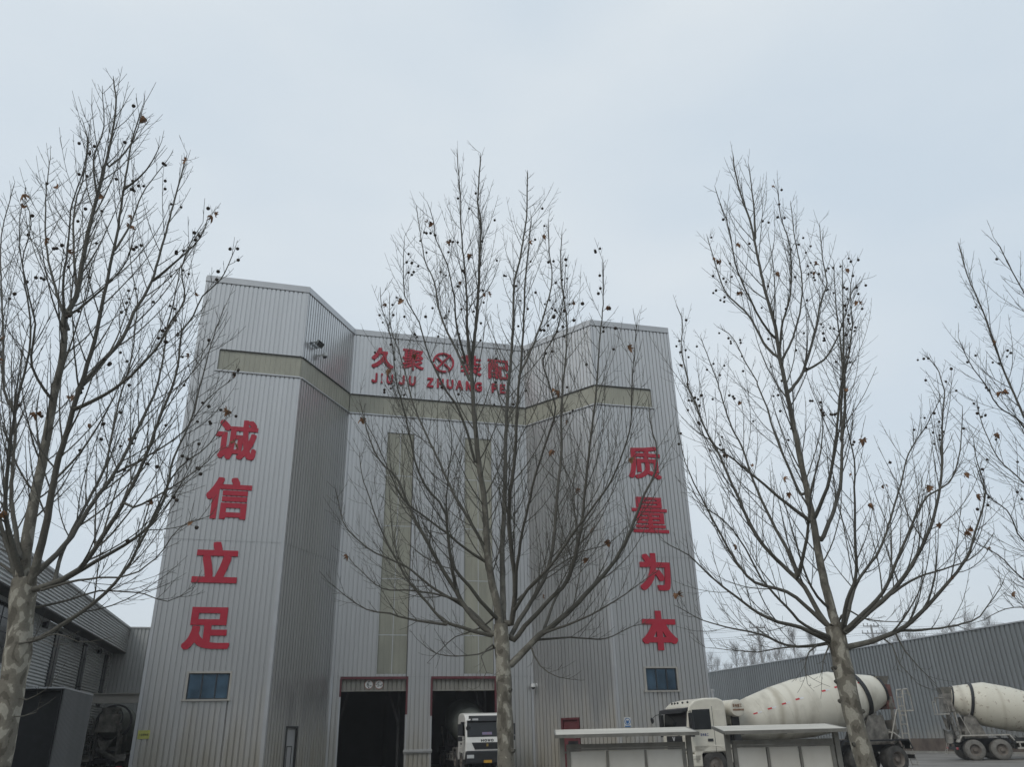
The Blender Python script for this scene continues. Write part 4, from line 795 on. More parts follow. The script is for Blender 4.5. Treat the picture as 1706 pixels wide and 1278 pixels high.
[(0.40,0.05,2.85,0.0181),(0.43,0.07,2.85,0.0169),(0.87,0.24,2.89,0.0119),(1.35,0.38,2.88,0.0085),(1.75,0.49,3.05,0.0060),(2.02,0.56,3.09,0.0046)],
[(0.51,0.06,2.95,0.0218),(0.70,0.40,3.41,0.0169),(0.94,0.64,3.83,0.0144),(1.09,0.90,4.42,0.0119),(1.07,1.14,5.06,0.0095),(1.18,1.35,5.70,0.0074),(1.32,1.53,6.28,0.0055)],
[(0.13,-0.10,3.25,0.0254),(0.15,-0.16,3.21,0.0241),(0.32,-0.41,3.41,0.0206),(0.62,-0.70,3.67,0.0174),(0.86,-0.96,3.95,0.0150),(1.06,-1.15,4.17,0.0133),(1.37,-1.46,4.54,0.0108),(1.57,-1.77,5.02,0.0085),(1.60,-1.97,5.37,0.0071),(1.65,-2.29,5.94,0.0049),(1.68,-2.44,6.21,0.0040)],
[(0.14,-0.15,3.34,0.0145),(0.18,-0.11,3.34,0.0136),(0.63,0.25,3.76,0.0099),(1.08,0.49,4.06,0.0078),(1.51,0.67,4.22,0.0063),(1.86,0.84,4.53,0.0049)],
[(-0.04,0.00,2.95,0.0434),(-0.16,0.03,2.94,0.0389),(-0.39,0.07,3.14,0.0339),(-0.55,0.10,3.36,0.0308),(-0.64,0.13,3.52,0.0289),(-0.81,0.16,3.78,0.0261),(-1.01,0.20,4.14,0.0228),(-1.22,0.24,4.52,0.0196),(-1.52,0.30,5.16,0.0150),(-1.77,0.32,5.43,0.0127),(-1.97,0.36,5.85,0.0100),(-2.16,0.40,6.48,0.0064)],
[(-0.64,0.13,3.52,0.0224),(-0.68,-0.11,3.85,0.0166),(-0.71,-0.25,4.13,0.0140),(-0.74,-0.38,4.41,0.0118),(-0.70,-0.58,4.87,0.0089),(-0.64,-0.75,5.30,0.0064),(-0.68,-0.89,5.68,0.0045)],
[(-0.07,0.01,3.15,0.0292),(-0.08,-0.02,3.12,0.0279),(-0.23,-0.16,3.25,0.0249),(-0.43,-0.33,3.49,0.0219),(-0.60,-0.46,3.68,0.0200),(-0.68,-0.60,3.98,0.0181),(-0.70,-0.75,4.31,0.0162),(-0.79,-0.82,4.48,0.0153),(-0.96,-0.92,4.67,0.0140),(-1.08,-1.04,4.95,0.0126),(-1.13,-1.13,5.18,0.0116),(-1.22,-1.28,5.60,0.0098),(-1.31,-1.40,5.92,0.0086),(-1.37,-1.58,6.45,0.0066),(-1.49,-1.71,6.83,0.0053),(-1.51,-1.79,7.10,0.0044)],
[(-0.17,0.03,3.75,0.0299),(-0.20,0.05,3.77,0.0287),(-0.27,0.21,4.13,0.0250),(-0.47,0.36,4.53,0.0222),(-0.72,0.50,4.99,0.0196),(-0.98,0.67,5.60,0.0169),(-1.19,0.78,6.06,0.0150),(-1.40,0.89,6.59,0.0130),(-1.51,0.98,7.00,0.0116),(-1.70,1.10,7.65,0.0095),(-1.87,1.18,8.15,0.0079),(-1.93,1.30,8.86,0.0059)],
[(-0.32,0.06,5.30,0.0239),(-0.37,0.03,5.29,0.0224),(-0.48,-0.12,5.70,0.0181),(-0.64,-0.24,6.09,0.0155),(-0.75,-0.29,6.23,0.0145),(-1.03,-0.44,6.82,0.0115),(-1.15,-0.54,7.24,0.0097),(-1.36,-0.63,7.66,0.0080),(-1.39,-0.72,8.13,0.0064),(-1.38,-0.80,8.57,0.0050)],
[(-0.42,0.08,6.58,0.0250),(-0.46,0.12,6.62,0.0235),(-0.68,0.33,7.24,0.0186),(-0.94,0.51,7.92,0.0151),(-1.08,0.67,8.68,0.0122),(-1.24,0.77,9.12,0.0105),(-1.34,0.86,9.63,0.0088),(-1.48,1.01,10.53,0.0061)],
[(-0.59,0.24,6.99,0.0214),(-0.52,0.18,6.94,0.0196),(-0.63,-0.08,7.36,0.0148),(-0.67,-0.31,7.83,0.0117),(-0.76,-0.49,8.26,0.0094),(-0.91,-0.63,8.60,0.0076),(-0.96,-0.74,8.91,0.0063),(-1.05,-0.84,9.18,0.0051)],
[(-0.16,0.03,2.94,0.0290),(-0.16,0.02,2.91,0.0275),(-0.51,-0.04,3.01,0.0222),(-0.78,-0.08,3.10,0.0195),(-0.99,-0.11,3.33,0.0170),(-1.21,-0.15,3.57,0.0148),(-1.33,-0.17,3.76,0.0135),(-1.56,-0.21,4.16,0.0109),(-1.77,-0.26,4.66,0.0081),(-1.91,-0.30,5.05,0.0062),(-1.96,-0.32,5.38,0.0046)],
[(-0.20,0.04,2.98,0.0290),(-0.19,0.05,2.98,0.0281),(-0.46,0.16,3.27,0.0223),(-0.91,0.28,3.55,0.0178),(-1.35,0.38,3.90,0.0141),(-1.80,0.47,4.12,0.0112),(-2.13,0.53,4.38,0.0090),(-2.32,0.58,4.63,0.0074),(-2.47,0.65,5.12,0.0050)],
[(-0.72,-0.07,3.08,0.0217),(-0.74,-0.09,3.05,0.0200),(-1.10,-0.19,3.09,0.0143),(-1.45,-0.27,3.18,0.0106),(-1.74,-0.33,3.23,0.0082),(-2.01,-0.39,3.40,0.0058),(-2.19,-0.43,3.55,0.0043)],
[(-0.03,0.00,2.76,0.0143),(-0.13,-0.05,2.75,0.0119),(-0.32,-0.13,2.68,0.0095),(-0.61,-0.23,2.65,0.0069),(-0.84,-0.30,2.68,0.0053),(-1.07,-0.38,2.84,0.0035)],
[(-0.13,-0.05,2.75,0.0143),(-0.14,-0.10,2.79,0.0122),(-0.29,-0.23,2.64,0.0082),(-0.22,-0.34,2.44,0.0054),(-0.31,-0.43,2.27,0.0034)],
[(-0.55,0.10,3.36,0.0185),(-0.84,0.24,3.48,0.0141),(-1.24,0.37,3.57,0.0111),(-1.68,0.49,3.63,0.0085),(-2.04,0.59,3.92,0.0063),(-2.27,0.67,4.17,0.0048)],
[(-0.22,0.12,3.91,0.0227),(-0.23,0.09,3.88,0.0215),(-0.51,-0.06,4.04,0.0173),(-0.72,-0.16,4.21,0.0150),(-1.06,-0.30,4.44,0.0123),(-1.33,-0.41,4.67,0.0102),(-1.55,-0.56,5.13,0.0077),(-1.74,-0.67,5.52,0.0058),(-1.90,-0.75,5.77,0.0045)],
[(0.31,0.04,2.77,0.0144),(0.34,0.02,2.77,0.0130),(0.45,-0.04,2.53,0.0085),(0.68,-0.10,2.38,0.0055),(0.91,-0.15,2.34,0.0035)],
[(-0.11,-0.05,3.15,0.0145),(-0.14,-0.02,3.12,0.0131),(-0.33,0.10,3.02,0.0101),(-0.65,0.24,2.93,0.0072),(-0.84,0.33,2.79,0.0054),(-1.03,0.42,2.63,0.0037)]]),
    'right': ((4.41,11.00),[
[(0.00,0.00,0.00,0.1547),(0.00,0.00,0.25,0.1361),(-0.07,0.00,1.20,0.1237),(-0.12,0.00,1.75,0.1208),(-0.14,0.00,2.25,0.1205),(-0.15,0.00,2.55,0.1206),(-0.15,0.00,2.77,0.1207),(-0.16,0.00,2.97,0.1208)],
[(-0.16,0.00,2.97,0.0674),(-0.14,0.00,3.02,0.0645),(-0.17,0.02,3.41,0.0568),(-0.18,0.03,3.93,0.0508),(-0.17,0.05,4.58,0.0451),(-0.18,0.06,5.02,0.0418),(-0.19,0.07,5.73,0.0371),(-0.20,0.08,6.43,0.0329),(-0.21,0.09,7.08,0.0292),(-0.19,0.10,7.60,0.0265),(-0.24,0.11,8.21,0.0234),(-0.26,0.12,8.86,0.0203),(-0.28,0.12,9.57,0.0169),(-0.35,0.13,10.13,0.0143),(-0.39,0.14,10.81,0.0113),(-0.37,0.14,11.14,0.0100)],
[(-0.27,0.12,9.28,0.0235),(-0.25,0.13,9.31,0.0222),(-0.15,0.22,9.92,0.0147),(-0.07,0.31,10.70,0.0090),(-0.05,0.35,11.10,0.0066)],
[(-0.21,0.09,7.08,0.0219),(-0.16,-0.09,7.49,0.0165),(0.01,-0.25,8.00,0.0133),(0.07,-0.43,8.70,0.0099),(-0.03,-0.56,9.25,0.0077),(-0.04,-0.66,9.76,0.0059)],
[(-0.21,0.09,7.08,0.0263),(-0.22,0.11,7.05,0.0247),(-0.35,0.20,7.29,0.0208),(-0.50,0.34,7.94,0.0159),(-0.77,0.44,8.43,0.0125),(-0.84,0.52,8.91,0.0101),(-0.90,0.64,9.77,0.0064)],
[(-0.20,0.10,7.39,0.0221),(-0.23,0.08,7.39,0.0211),(-0.44,-0.05,7.60,0.0174),(-0.78,-0.31,8.39,0.0119),(-0.87,-0.48,9.11,0.0087),(-0.99,-0.59,9.56,0.0069),(-1.04,-0.64,9.82,0.0059)],
[(-0.20,0.08,6.43,0.0299),(-0.09,0.14,6.53,0.0270),(0.19,0.26,6.88,0.0229),(0.58,0.45,7.68,0.0176),(0.85,0.58,8.34,0.0142),(1.04,0.65,8.72,0.0123),(1.11,0.75,9.33,0.0097),(1.24,0.87,10.11,0.0066)],
[(0.19,0.26,6.88,0.0220),(0.21,0.25,6.88,0.0211),(0.48,0.12,7.00,0.0159),(0.70,0.01,7.29,0.0125),(0.88,-0.10,7.70,0.0094),(1.02,-0.18,8.05,0.0072),(1.20,-0.24,8.23,0.0058)],
[(-0.21,0.09,6.95,0.0218),(-0.20,0.11,6.97,0.0211),(0.15,0.33,7.51,0.0170),(0.48,0.54,8.24,0.0140),(0.66,0.70,8.95,0.0117),(0.75,0.89,9.80,0.0093),(0.89,1.07,10.77,0.0068)],
[(-0.17,0.04,4.19,0.0354),(-0.08,0.10,4.17,0.0329),(0.27,0.33,4.65,0.0280),(0.53,0.50,5.14,0.0248),(0.77,0.71,5.87,0.0212),(0.94,0.88,6.51,0.0184),(1.06,0.96,6.87,0.0169),(1.27,1.14,7.69,0.0138),(1.39,1.29,8.42,0.0112),(1.55,1.43,9.19,0.0085),(1.66,1.52,9.72,0.0068)],
[(0.77,0.71,5.87,0.0308),(0.77,0.71,5.90,0.0292),(0.90,0.64,6.41,0.0222),(0.98,0.59,7.02,0.0173),(1.10,0.53,7.80,0.0125),(1.29,0.45,9.03,0.0062)],
[(-0.17,0.04,4.45,0.0318),(-0.14,-0.01,4.50,0.0294),(0.01,-0.22,4.83,0.0240),(0.12,-0.43,5.29,0.0197),(0.20,-0.60,5.74,0.0164),(0.26,-0.74,6.13,0.0140),(0.38,-0.87,6.49,0.0118),(0.48,-1.03,6.97,0.0092),(0.49,-1.17,7.43,0.0070),(0.57,-1.28,7.81,0.0052)],
[(-0.16,0.00,2.93,0.0337),(-0.10,-0.10,2.95,0.0302),(-0.06,-0.34,3.26,0.0246),(0.04,-0.53,3.54,0.0209),(0.02,-0.76,3.94,0.0170),(0.01,-1.03,4.47,0.0127),(0.01,-1.24,4.89,0.0096),(-0.07,-1.42,5.26,0.0071),(-0.11,-1.59,5.64,0.0047)],
[(-0.10,-0.10,2.95,0.0297),(-0.06,-0.07,2.95,0.0284),(0.11,0.06,3.20,0.0250),(0.34,0.20,3.58,0.0218),(0.83,0.38,4.05,0.0184),(1.16,0.52,4.54,0.0157),(1.54,0.68,5.17,0.0128),(1.80,0.79,5.64,0.0108),(2.27,0.92,6.17,0.0084),(2.72,1.03,6.73,0.0060)],
[(-0.06,-0.07,2.95,0.0335),(-0.07,-0.10,2.90,0.0314),(0.16,-0.23,3.10,0.0261),(0.43,-0.36,3.36,0.0221),(0.67,-0.51,3.80,0.0180),(0.93,-0.65,4.27,0.0144),(1.13,-0.74,4.55,0.0123),(1.40,-0.81,4.68,0.0104),(1.60,-0.92,5.09,0.0080),(1.72,-1.05,5.69,0.0049)],
[(-0.07,-0.10,2.90,0.0444),(-0.08,-0.09,2.88,0.0425),(0.17,-0.02,3.04,0.0375),(0.68,0.08,3.37,0.0315),(1.07,0.16,3.71,0.0276),(1.43,0.23,4.13,0.0241),(1.74,0.30,4.61,0.0208),(2.03,0.38,5.25,0.0170),(2.24,0.46,5.92,0.0133),(2.45,0.52,6.52,0.0102),(2.48,0.53,6.60,0.0098),(2.48,0.58,7.05,0.0075),(2.35,0.61,7.29,0.0059)],
[(-0.15,0.00,2.68,0.0444),(-0.01,-0.02,2.71,0.0393),(0.29,-0.04,2.77,0.0339),(0.67,-0.06,2.90,0.0290),(0.98,-0.08,3.10,0.0255),(1.38,-0.11,3.44,0.0211),(1.77,-0.13,3.82,0.0171),(1.98,-0.15,4.19,0.0142),(2.24,-0.18,4.72,0.0104),(2.23,-0.20,5.22,0.0071),(2.27,-0.21,5.53,0.0053)],
[(0.67,-0.06,2.90,0.0223),(0.67,-0.06,2.89,0.0214),(1.14,0.03,2.91,0.0149),(1.75,0.12,3.01,0.0100),(2.00,0.16,3.17,0.0082),(2.33,0.21,3.47,0.0057),(2.45,0.23,3.63,0.0047)],
[(-0.14,0.00,3.02,0.0188),(-0.12,-0.02,3.01,0.0172),(-0.00,-0.15,3.17,0.0129),(0.14,-0.25,3.04,0.0098),(0.37,-0.37,2.98,0.0068),(0.61,-0.48,2.95,0.0043)],
[(0.68,0.08,3.37,0.0230),(0.69,0.08,3.37,0.0220),(1.07,-0.05,3.58,0.0147),(1.52,-0.15,3.70,0.0101),(1.85,-0.22,3.83,0.0073),(2.14,-0.29,4.12,0.0046)],
[(-0.16,0.00,2.97,0.0412),(-0.21,0.02,2.95,0.0390),(-0.31,0.09,3.18,0.0349),(-0.41,0.17,3.53,0.0314),(-0.64,0.25,3.86,0.0281),(-0.91,0.34,4.28,0.0248),(-1.10,0.45,5.02,0.0207),(-1.25,0.53,5.63,0.0177),(-1.37,0.57,5.98,0.0160),(-1.47,0.63,6.46,0.0139),(-1.56,0.67,6.88,0.0121),(-1.55,0.68,6.97,0.0118),(-1.57,0.74,7.56,0.0095),(-1.49,0.78,8.09,0.0076),(-1.54,0.82,8.45,0.0063)],
[(-0.50,0.20,3.66,0.0313),(-0.45,0.13,3.74,0.0274),(-0.35,-0.09,4.16,0.0206),(-0.30,-0.23,4.51,0.0169),(-0.26,-0.34,4.80,0.0142),(-0.13,-0.48,5.18,0.0109),(-0.05,-0.61,5.57,0.0080),(-0.04,-0.74,6.00,0.0051)],
[(-0.47,0.17,3.69,0.0313),(-0.50,0.37,4.11,0.0253),(-0.62,0.56,4.66,0.0213),(-0.72,0.74,5.28,0.0179),(-0.76,0.85,5.77,0.0156),(-0.87,0.98,6.32,0.0132),(-0.93,1.11,6.98,0.0105),(-0.93,1.13,7.08,0.0102),(-1.00,1.23,7.58,0.0083),(-1.07,1.32,8.10,0.0064)],
[(-0.32,-0.17,4.37,0.0312),(-0.31,-0.19,4.36,0.0298),(-0.64,-0.33,4.59,0.0222),(-1.04,-0.48,4.91,0.0164),(-1.34,-0.58,5.15,0.0129),(-1.59,-0.65,5.33,0.0104),(-1.75,-0.73,5.63,0.0078),(-1.85,-0.82,6.01,0.0051)],
[(-0.23,0.04,3.00,0.0339),(-0.25,0.04,3.00,0.0324),(-0.48,0.07,3.27,0.0263),(-0.69,0.09,3.46,0.0233),(-1.10,0.12,3.60,0.0196),(-1.33,0.14,3.92,0.0167),(-1.47,0.16,4.28,0.0143),(-1.69,0.18,4.86,0.0107),(-1.85,0.21,5.39,0.0078),(-1.90,0.22,5.86,0.0055)],
[(-0.15,0.00,2.81,0.0372),(-0.27,-0.02,2.79,0.0328),(-0.65,-0.08,2.96,0.0255),(-1.07,-0.13,3.08,0.0203),(-1.38,-0.17,3.29,0.0164),(-1.80,-0.23,3.64,0.0114),(-2.05,-0.27,3.91,0.0083),(-2.29,-0.29,4.04,0.0063),(-2.43,-0.30,4.13,0.0050)],
[(-0.27,-0.02,2.79,0.0260),(-0.29,-0.07,2.84,0.0240),(-0.63,-0.22,2.97,0.0195),(-0.87,-0.35,3.19,0.0167),(-1.19,-0.51,3.52,0.0134),(-1.33,-0.61,3.80,0.0115),(-1.61,-0.77,4.21,0.0087),(-1.96,-0.89,4.46,0.0065),(-2.12,-1.00,4.77,0.0048)],
[(-0.27,-0.02,2.79,0.0260),(-0.30,-0.00,2.76,0.0241),(-0.55,0.08,2.73,0.0196),(-0.79,0.15,2.76,0.0167),(-1.11,0.23,2.92,0.0133),(-1.51,0.32,3.03,0.0100),(-1.82,0.38,3.14,0.0076),(-2.19,0.46,3.37,0.0047)],
[(-0.55,0.08,2.73,0.0149),(-0.55,0.07,2.74,0.0143),(-0.85,-0.01,2.72,0.0106),(-1.27,-0.09,2.66,0.0076),(-1.67,-0.17,2.69,0.0052),(-1.97,-0.22,2.72,0.0036)],
[(-0.40,0.03,2.75,0.0149),(-0.41,0.02,2.75,0.0139),(-0.58,-0.07,2.65,0.0096),(-0.69,-0.15,2.47,0.0066),(-0.73,-0.24,2.25,0.0036)],
[(-0.18,0.05,4.84,0.0242),(-0.25,0.11,4.83,0.0221),(-0.31,0.30,5.38,0.0177),(-0.37,0.46,5.99,0.0146),(-0.38,0.56,6.41,0.0128),(-0.44,0.66,6.85,0.0111),(-0.43,0.66,6.89,0.0109),(-0.55,0.76,7.34,0.0092),(-0.65,0.85,7.80,0.0075),(-0.86,0.92,8.06,0.0062)],
[(-0.16,0.01,3.25,0.0227),(-0.20,-0.02,3.22,0.0210),(-0.46,-0.22,3.46,0.0155),(-0.66,-0.49,4.02,0.0098),(-0.77,-0.66,4.41,0.0067),(-0.85,-0.78,4.71,0.0045)],
[(0.59,-0.06,2.88,0.0149),(0.60,-0.06,2.88,0.0141),(0.64,-0.14,2.64,0.0093),(0.76,-0.20,2.41,0.0060),(0.89,-0.26,2.21,0.0036)],
[(0.44,-0.05,2.83,0.0130),(0.41,-0.06,2.82,0.0119),(0.50,-0.14,2.70,0.0089),(0.50,-0.22,2.47,0.0063),(0.63,-0.32,2.22,0.0035)],
[(-0.30,-0.00,2.76,0.0149),(-0.30,-0.04,2.71,0.0121),(-0.44,-0.13,2.53,0.0070),(-0.52,-0.21,2.33,0.0036)]]),
    'far': ((8.67,11.40),[
[(0.00,0.00,0.00,0.1554),(0.00,0.00,0.25,0.1367),(0.08,0.00,1.17,0.1243),(0.17,0.00,1.87,0.1185),(0.22,0.00,2.32,0.1173),(0.27,0.00,2.67,0.1167),(0.30,0.00,2.91,0.1164)],
[(0.30,0.00,2.86,0.0695),(0.27,0.00,2.87,0.0674),(0.47,0.04,3.95,0.0511),(0.69,0.06,5.13,0.0416),(0.92,0.08,6.42,0.0335),(1.16,0.11,7.83,0.0258),(1.39,0.13,9.38,0.0182),(1.58,0.14,10.68,0.0122),(1.55,0.15,11.10,0.0102)],
[(0.27,0.00,2.87,0.0386),(0.24,0.01,2.87,0.0372),(0.14,0.15,3.64,0.0297),(-0.00,0.26,4.55,0.0248),(-0.28,0.35,5.25,0.0214),(-0.40,0.40,5.81,0.0192),(-0.47,0.48,6.76,0.0160),(-0.49,0.53,7.39,0.0141),(-0.47,0.57,7.96,0.0125),(-0.49,0.60,8.51,0.0110),(-0.52,0.64,9.07,0.0094),(-0.48,0.68,9.78,0.0076)],
[(0.69,0.06,5.13,0.0295),(0.59,0.01,5.21,0.0267),(0.04,-0.33,6.46,0.0168),(-0.32,-0.49,7.19,0.0129),(-0.57,-0.62,7.91,0.0099),(-0.72,-0.70,8.40,0.0080),(-0.80,-0.75,8.70,0.0069),(-0.88,-0.78,8.87,0.0063)],
[(0.03,0.24,4.37,0.0249),(-0.00,0.23,4.36,0.0242),(-0.68,-0.09,4.77,0.0171),(-1.09,-0.43,5.75,0.0116),(-1.46,-0.56,6.03,0.0097),(-1.63,-0.67,6.35,0.0082),(-1.84,-0.77,6.68,0.0068),(-1.96,-0.87,7.04,0.0054)],
[(0.20,0.07,3.17,0.0275),(0.29,0.12,3.13,0.0256),(-0.01,0.59,4.03,0.0178),(-0.23,0.81,4.65,0.0146),(-0.38,1.00,5.30,0.0120),(-0.59,1.14,5.78,0.0099),(-0.60,1.28,6.44,0.0079),(-0.52,1.38,6.99,0.0064)],
[(0.24,0.01,2.87,0.0271),(0.14,-0.03,2.79,0.0247),(-0.51,-0.25,3.25,0.0178),(-1.14,-0.40,3.54,0.0139),(-1.67,-0.56,4.02,0.0104),(-1.83,-0.65,4.44,0.0085),(-2.09,-0.72,4.65,0.0071),(-2.19,-0.81,5.15,0.0051)],
[(0.27,0.00,2.67,0.0268),(0.19,0.04,2.68,0.0243),(-0.37,0.19,2.94,0.0177),(-0.89,0.32,3.28,0.0135),(-1.21,0.40,3.66,0.0108),(-1.44,0.47,4.04,0.0086),(-1.73,0.52,4.26,0.0069),(-1.92,0.56,4.49,0.0056)],
[(0.22,0.02,2.67,0.0230),(0.15,-0.03,2.59,0.0207),(-0.72,-0.33,2.80,0.0137),(-1.41,-0.53,2.93,0.0099),(-2.01,-0.71,3.12,0.0069),(-2.42,-0.81,3.06,0.0053),(-2.66,-0.87,2.95,0.0043)],
[(0.56,0.05,4.41,0.0287),(0.58,0.13,4.32,0.0265),(0.88,0.63,5.61,0.0195),(1.02,1.04,7.05,0.0145),(1.08,1.23,7.83,0.0123),(1.20,1.44,8.86,0.0096),(1.51,1.63,9.95,0.0070)],
[(0.69,0.06,5.13,0.0295),(0.59,-0.02,5.01,0.0270),(0.38,-0.84,6.61,0.0144),(0.38,-1.32,7.87,0.0088),(0.38,-1.62,8.74,0.0055)],
[(0.30,0.00,2.86,0.0270),(0.32,0.01,2.87,0.0264),(1.48,0.38,4.18,0.0190),(2.69,0.65,5.57,0.0148),(3.82,0.90,7.37,0.0106),(4.57,1.13,9.32,0.0067)],
[(0.28,0.00,2.77,0.0269),(0.31,-0.02,2.79,0.0255),(1.17,-0.34,3.52,0.0164),(2.05,-0.61,4.62,0.0105),(2.68,-0.88,6.05,0.0053)],
[(0.27,0.00,2.67,0.0268),(0.29,0.01,2.67,0.0258),(1.77,0.42,3.05,0.0141),(3.49,0.78,4.04,0.0056)]]),
}

# ---------------------------------------------------------------- mixer trucks (x forward, front bumper at x = 0)
def arch_poly(xc, r, zc, x0, x1, z0, z1, n=14):
    """fender side: block with a round wheel cut"""
    pts = [(x0, z0), (x0, z1), (x1, z1), (x1, z0)]
    a0 = math.asin((z0 - zc) / r)
    for i in range(n + 1):
        a = a0 + (math.pi - 2 * a0) * i / n
        pts.append((xc + r * math.cos(a), zc + r * math.sin(a)))
    return pts

DRUM_PROFILE = [(.35, .72), (1.1, .90), (2.0, 1.08), (2.85, 1.175), (2.95, 1.185), (4.25, 1.19), (4.35, 1.175), (5.95, .66)]
def drum_r(d):
    for (a, ra), (b, rb) in zip(DRUM_PROFILE, DRUM_PROFILE[1:]):
        if a <= d <= b: return ra + (rb - ra) * (d - a) / (b - a)
    return DRUM_PROFILE[0][1] if d < 1 else DRUM_PROFILE[-1][1]

def mixer(loc, heading, label, style='flat', drum='drum', tyre='rubber', dark=False, tank=True, ladder_side=1, panel=True):
    t = empty("mixer_truck", loc, heading, label, "truck", "concrete mixer trucks in the yard")
    white = (M['cab_clean'] if style == 'tall' else M['truck_white']) if not dark else M['cement_dark']
    cem = M['cement_dark'] if dark else M['cement']
    # chassis
    m = MB()
    for y in (-.42, .42): m.box(-9.0, -.6, y - .06, y + .06, .82, 1.1)
    for x in (-1.2, -3.2, -5.0, -6.4, -7.6, -8.9): m.box(x - .06, x + .06, -.36, .36, .86, 1.06)
    for x in AX: m.tube([(x, -.8, .53), (x, .8, .53)], .1, 8)
    m.build("chassis", M['truck_dark'], t)
    # side gear: tanks, boxes and guards
    m = MB(); m.box(-5.5, -4.1, .75, 1.18, .5, 1.05); m.box(-5.3, -4.2, -1.18, -.75, .5, 1.05); m.box(-6.0, -5.6, .8, 1.15, .55, 1.0)
    m.build("side_tank", cem, t, bevel=.04)
    for y in (-1.2, 1.2):
        m = MB(); m.box(-6.05, -3.95, y - .025, y + .025, .55, .63); m.box(-6.05, -3.95, y - .025, y + .025, .85, .93)
        for x in (-5.9, -5.0, -4.1): m.box(x - .03, x + .03, y - .02 , y + .02, .631, .849)
        m.build("side_guard", M['rail_white'] if not dark else cem, t)
    # cab
    hw = 1.23
    if style == 'flat':
        prof = [(-.02, .98), (-.01, 1.55), (-.06, 1.75), (-.22, 2.60), (-.30, 2.74), (-.62, 2.93), (-1.2, 3.02), (-1.9, 3.02), (-2.2, 2.92), (-2.28, 2.7), (-2.28, 1.02), (-.6, .98)]
    else:
        prof = [(-.02, .9), (.0, 1.5), (-.05, 1.8), (-.17, 2.66), (-.25, 2.80), (-.55, 2.98), (-1.2, 3.06), (-1.9, 3.06), (-2.22, 2.96), (-2.3, 2.7), (-2.3, 1.0), (-.6, .9)]
    m = MB(); m.prism(prof, -hw, hw); cab = m.build("cab", white, t, bevel=.07, seg=3)
    def front(m, y0, y1, s0, s1, th=.012, mi=0):
        """panel lying on the sloping windscreen plane, s from sill (0) to header (1)"""
        (xa, za), (xb, zb) = prof[2], prof[3]
        d = Vector((zb - za, 0, -(xb - xa))).normalized()
        A = Vector((xa + (xb - xa) * s0, 0, za + (zb - za) * s0)); B = Vector((xa + (xb - xa) * s1, 0, za + (zb - za) * s1))
        q = []
        for h in (.0015, th):
            for P_, y in ((A, y0), (A, y1), (B, y1), (B, y0)):
                v = P_ + d * h; q.append((v.x, y, v.z))
        return m.hexa(q, mi)
    m = MB(); front(m, -1.14, 1.14, -.02, 1.0, .010); m.build("screen_seal", M['plastic'], cab)
    m = MB(); front(m, -1.07, 1.07, .04, .94, .014); ws = m.build("windscreen", M['glass_dark'], cab)
    m = MB()
    for y in (-.5, .45): m.bar((-.07, y, 1.80), (-.06 - .05, y + .42, 1.97), .018)
    m.build("wiper", M['plastic'], cab)
    # sun visor
    m = MB()
    if style == 'flat':
        m.hexa([(-.26, -1.2, 2.54), (-.26, 1.2, 2.54), (.16, 1.16, 2.46), (.16, -1.16, 2.46), (-.3, -1.2, 2.68), (-.3, 1.2, 2.68), (.10, 1.16, 2.62), (.10, -1.16, 2.62)])
    else:
        m.hexa([(-.20, -1.1, 2.60), (-.20, 1.1, 2.60), (.12, 1.02, 2.60), (.12, -1.02, 2.60), (-.34, -1.0, 2.90), (-.34, 1.0, 2.90), (-.02, .88, 2.88), (-.02, -.88, 2.88)])
    m.build("sun_visor", M['plastic'], cab, bevel=.02)
    m = MB()
    for y in ((-.35, 0, .35) if style != 'flat' else (-.8, -.5, -.2, .3, .8)): m.lathe((-.50 + .0, y, 2.86), (.8, 0, .6), [(-.05, 0), (-.05, .05), (.06, .045), (.07, 0)], 10)
    m.build("roof_lamp", M['plastic'], cab)
    if style != 'flat':
        m = MB()
        for y in (-.72, .72): m.box(.11, .13, y - .17, y + .17, 2.64, 2.74)
        m.build("visor_lamp", M['lamp_lens'], cab)
        m = MB()
        for y in (-.98, .98): m.box(-.05, .06, y - .2, y + .2, 2.62, 2.72)
        m.build("visor_corner", white, cab, bevel=.03)
    # doors with windows
    for s in (-1, 1):
        y = s * (hw + .004)
        a, b = sorted((s * (hw + .001), s * (hw + .010)))
        m = MB()
        m.prism([(-.13, 1.05), (-.12, 1.72), (-.34, 2.66), (-1.44, 2.70), (-1.5, 2.6), (-1.5, 1.40), (-1.2, 1.05)], a, b)
        dr = m.build("door", white, cab)
        a2, b2 = sorted((s * (hw + .011), s * (hw + .016)))
        m = MB(); m.prism([(-.24, 1.84), (-.42, 2.58), (-1.38, 2.60), (-1.38, 1.84)], a2, b2); m.build("window", M['glass_dark'], dr)
        a3, b3 = sorted((s * (hw + .011), s * (hw + .035)))
        m = MB(); m.prism([(-1.40, 1.40), (-1.40, 1.50), (-1.12, 1.50), (-1.12, 1.40)], a3, b3); m.build("handle", M['plastic'], dr)
        # rear quarter panel, pressed
        m = MB(); m.prism([(-1.60, 1.95), (-1.60, 2.58), (-2.14, 2.58), (-2.14, 1.95)], *sorted((s * (hw + .001), s * (hw + .014)))); m.build("quarter_panel", white, cab, bevel=.01)
        m = MB(); m.box(-1.53, -1.51, *sorted((s * (hw + .0005), s * (hw + .004))), 1.0, 2.7); m.build("door_gap", M['truck_dark'], cab)
        # mirrors
        m = MB(); yo = s * (hw + .30)
        m.box(-.24, -.10, yo - .13, yo + .13, 1.86, 2.46)
        m.box(-.22, -.12, yo - .12, yo + .12, 1.58, 1.82)
        m.tube([(-.25, s * hw, 2.52), (-.17, yo, 2.54), (-.17, yo, 1.62), (-.25, s * hw, 1.66)], .018, 6); m.build("mirror", M['plastic'], cab)
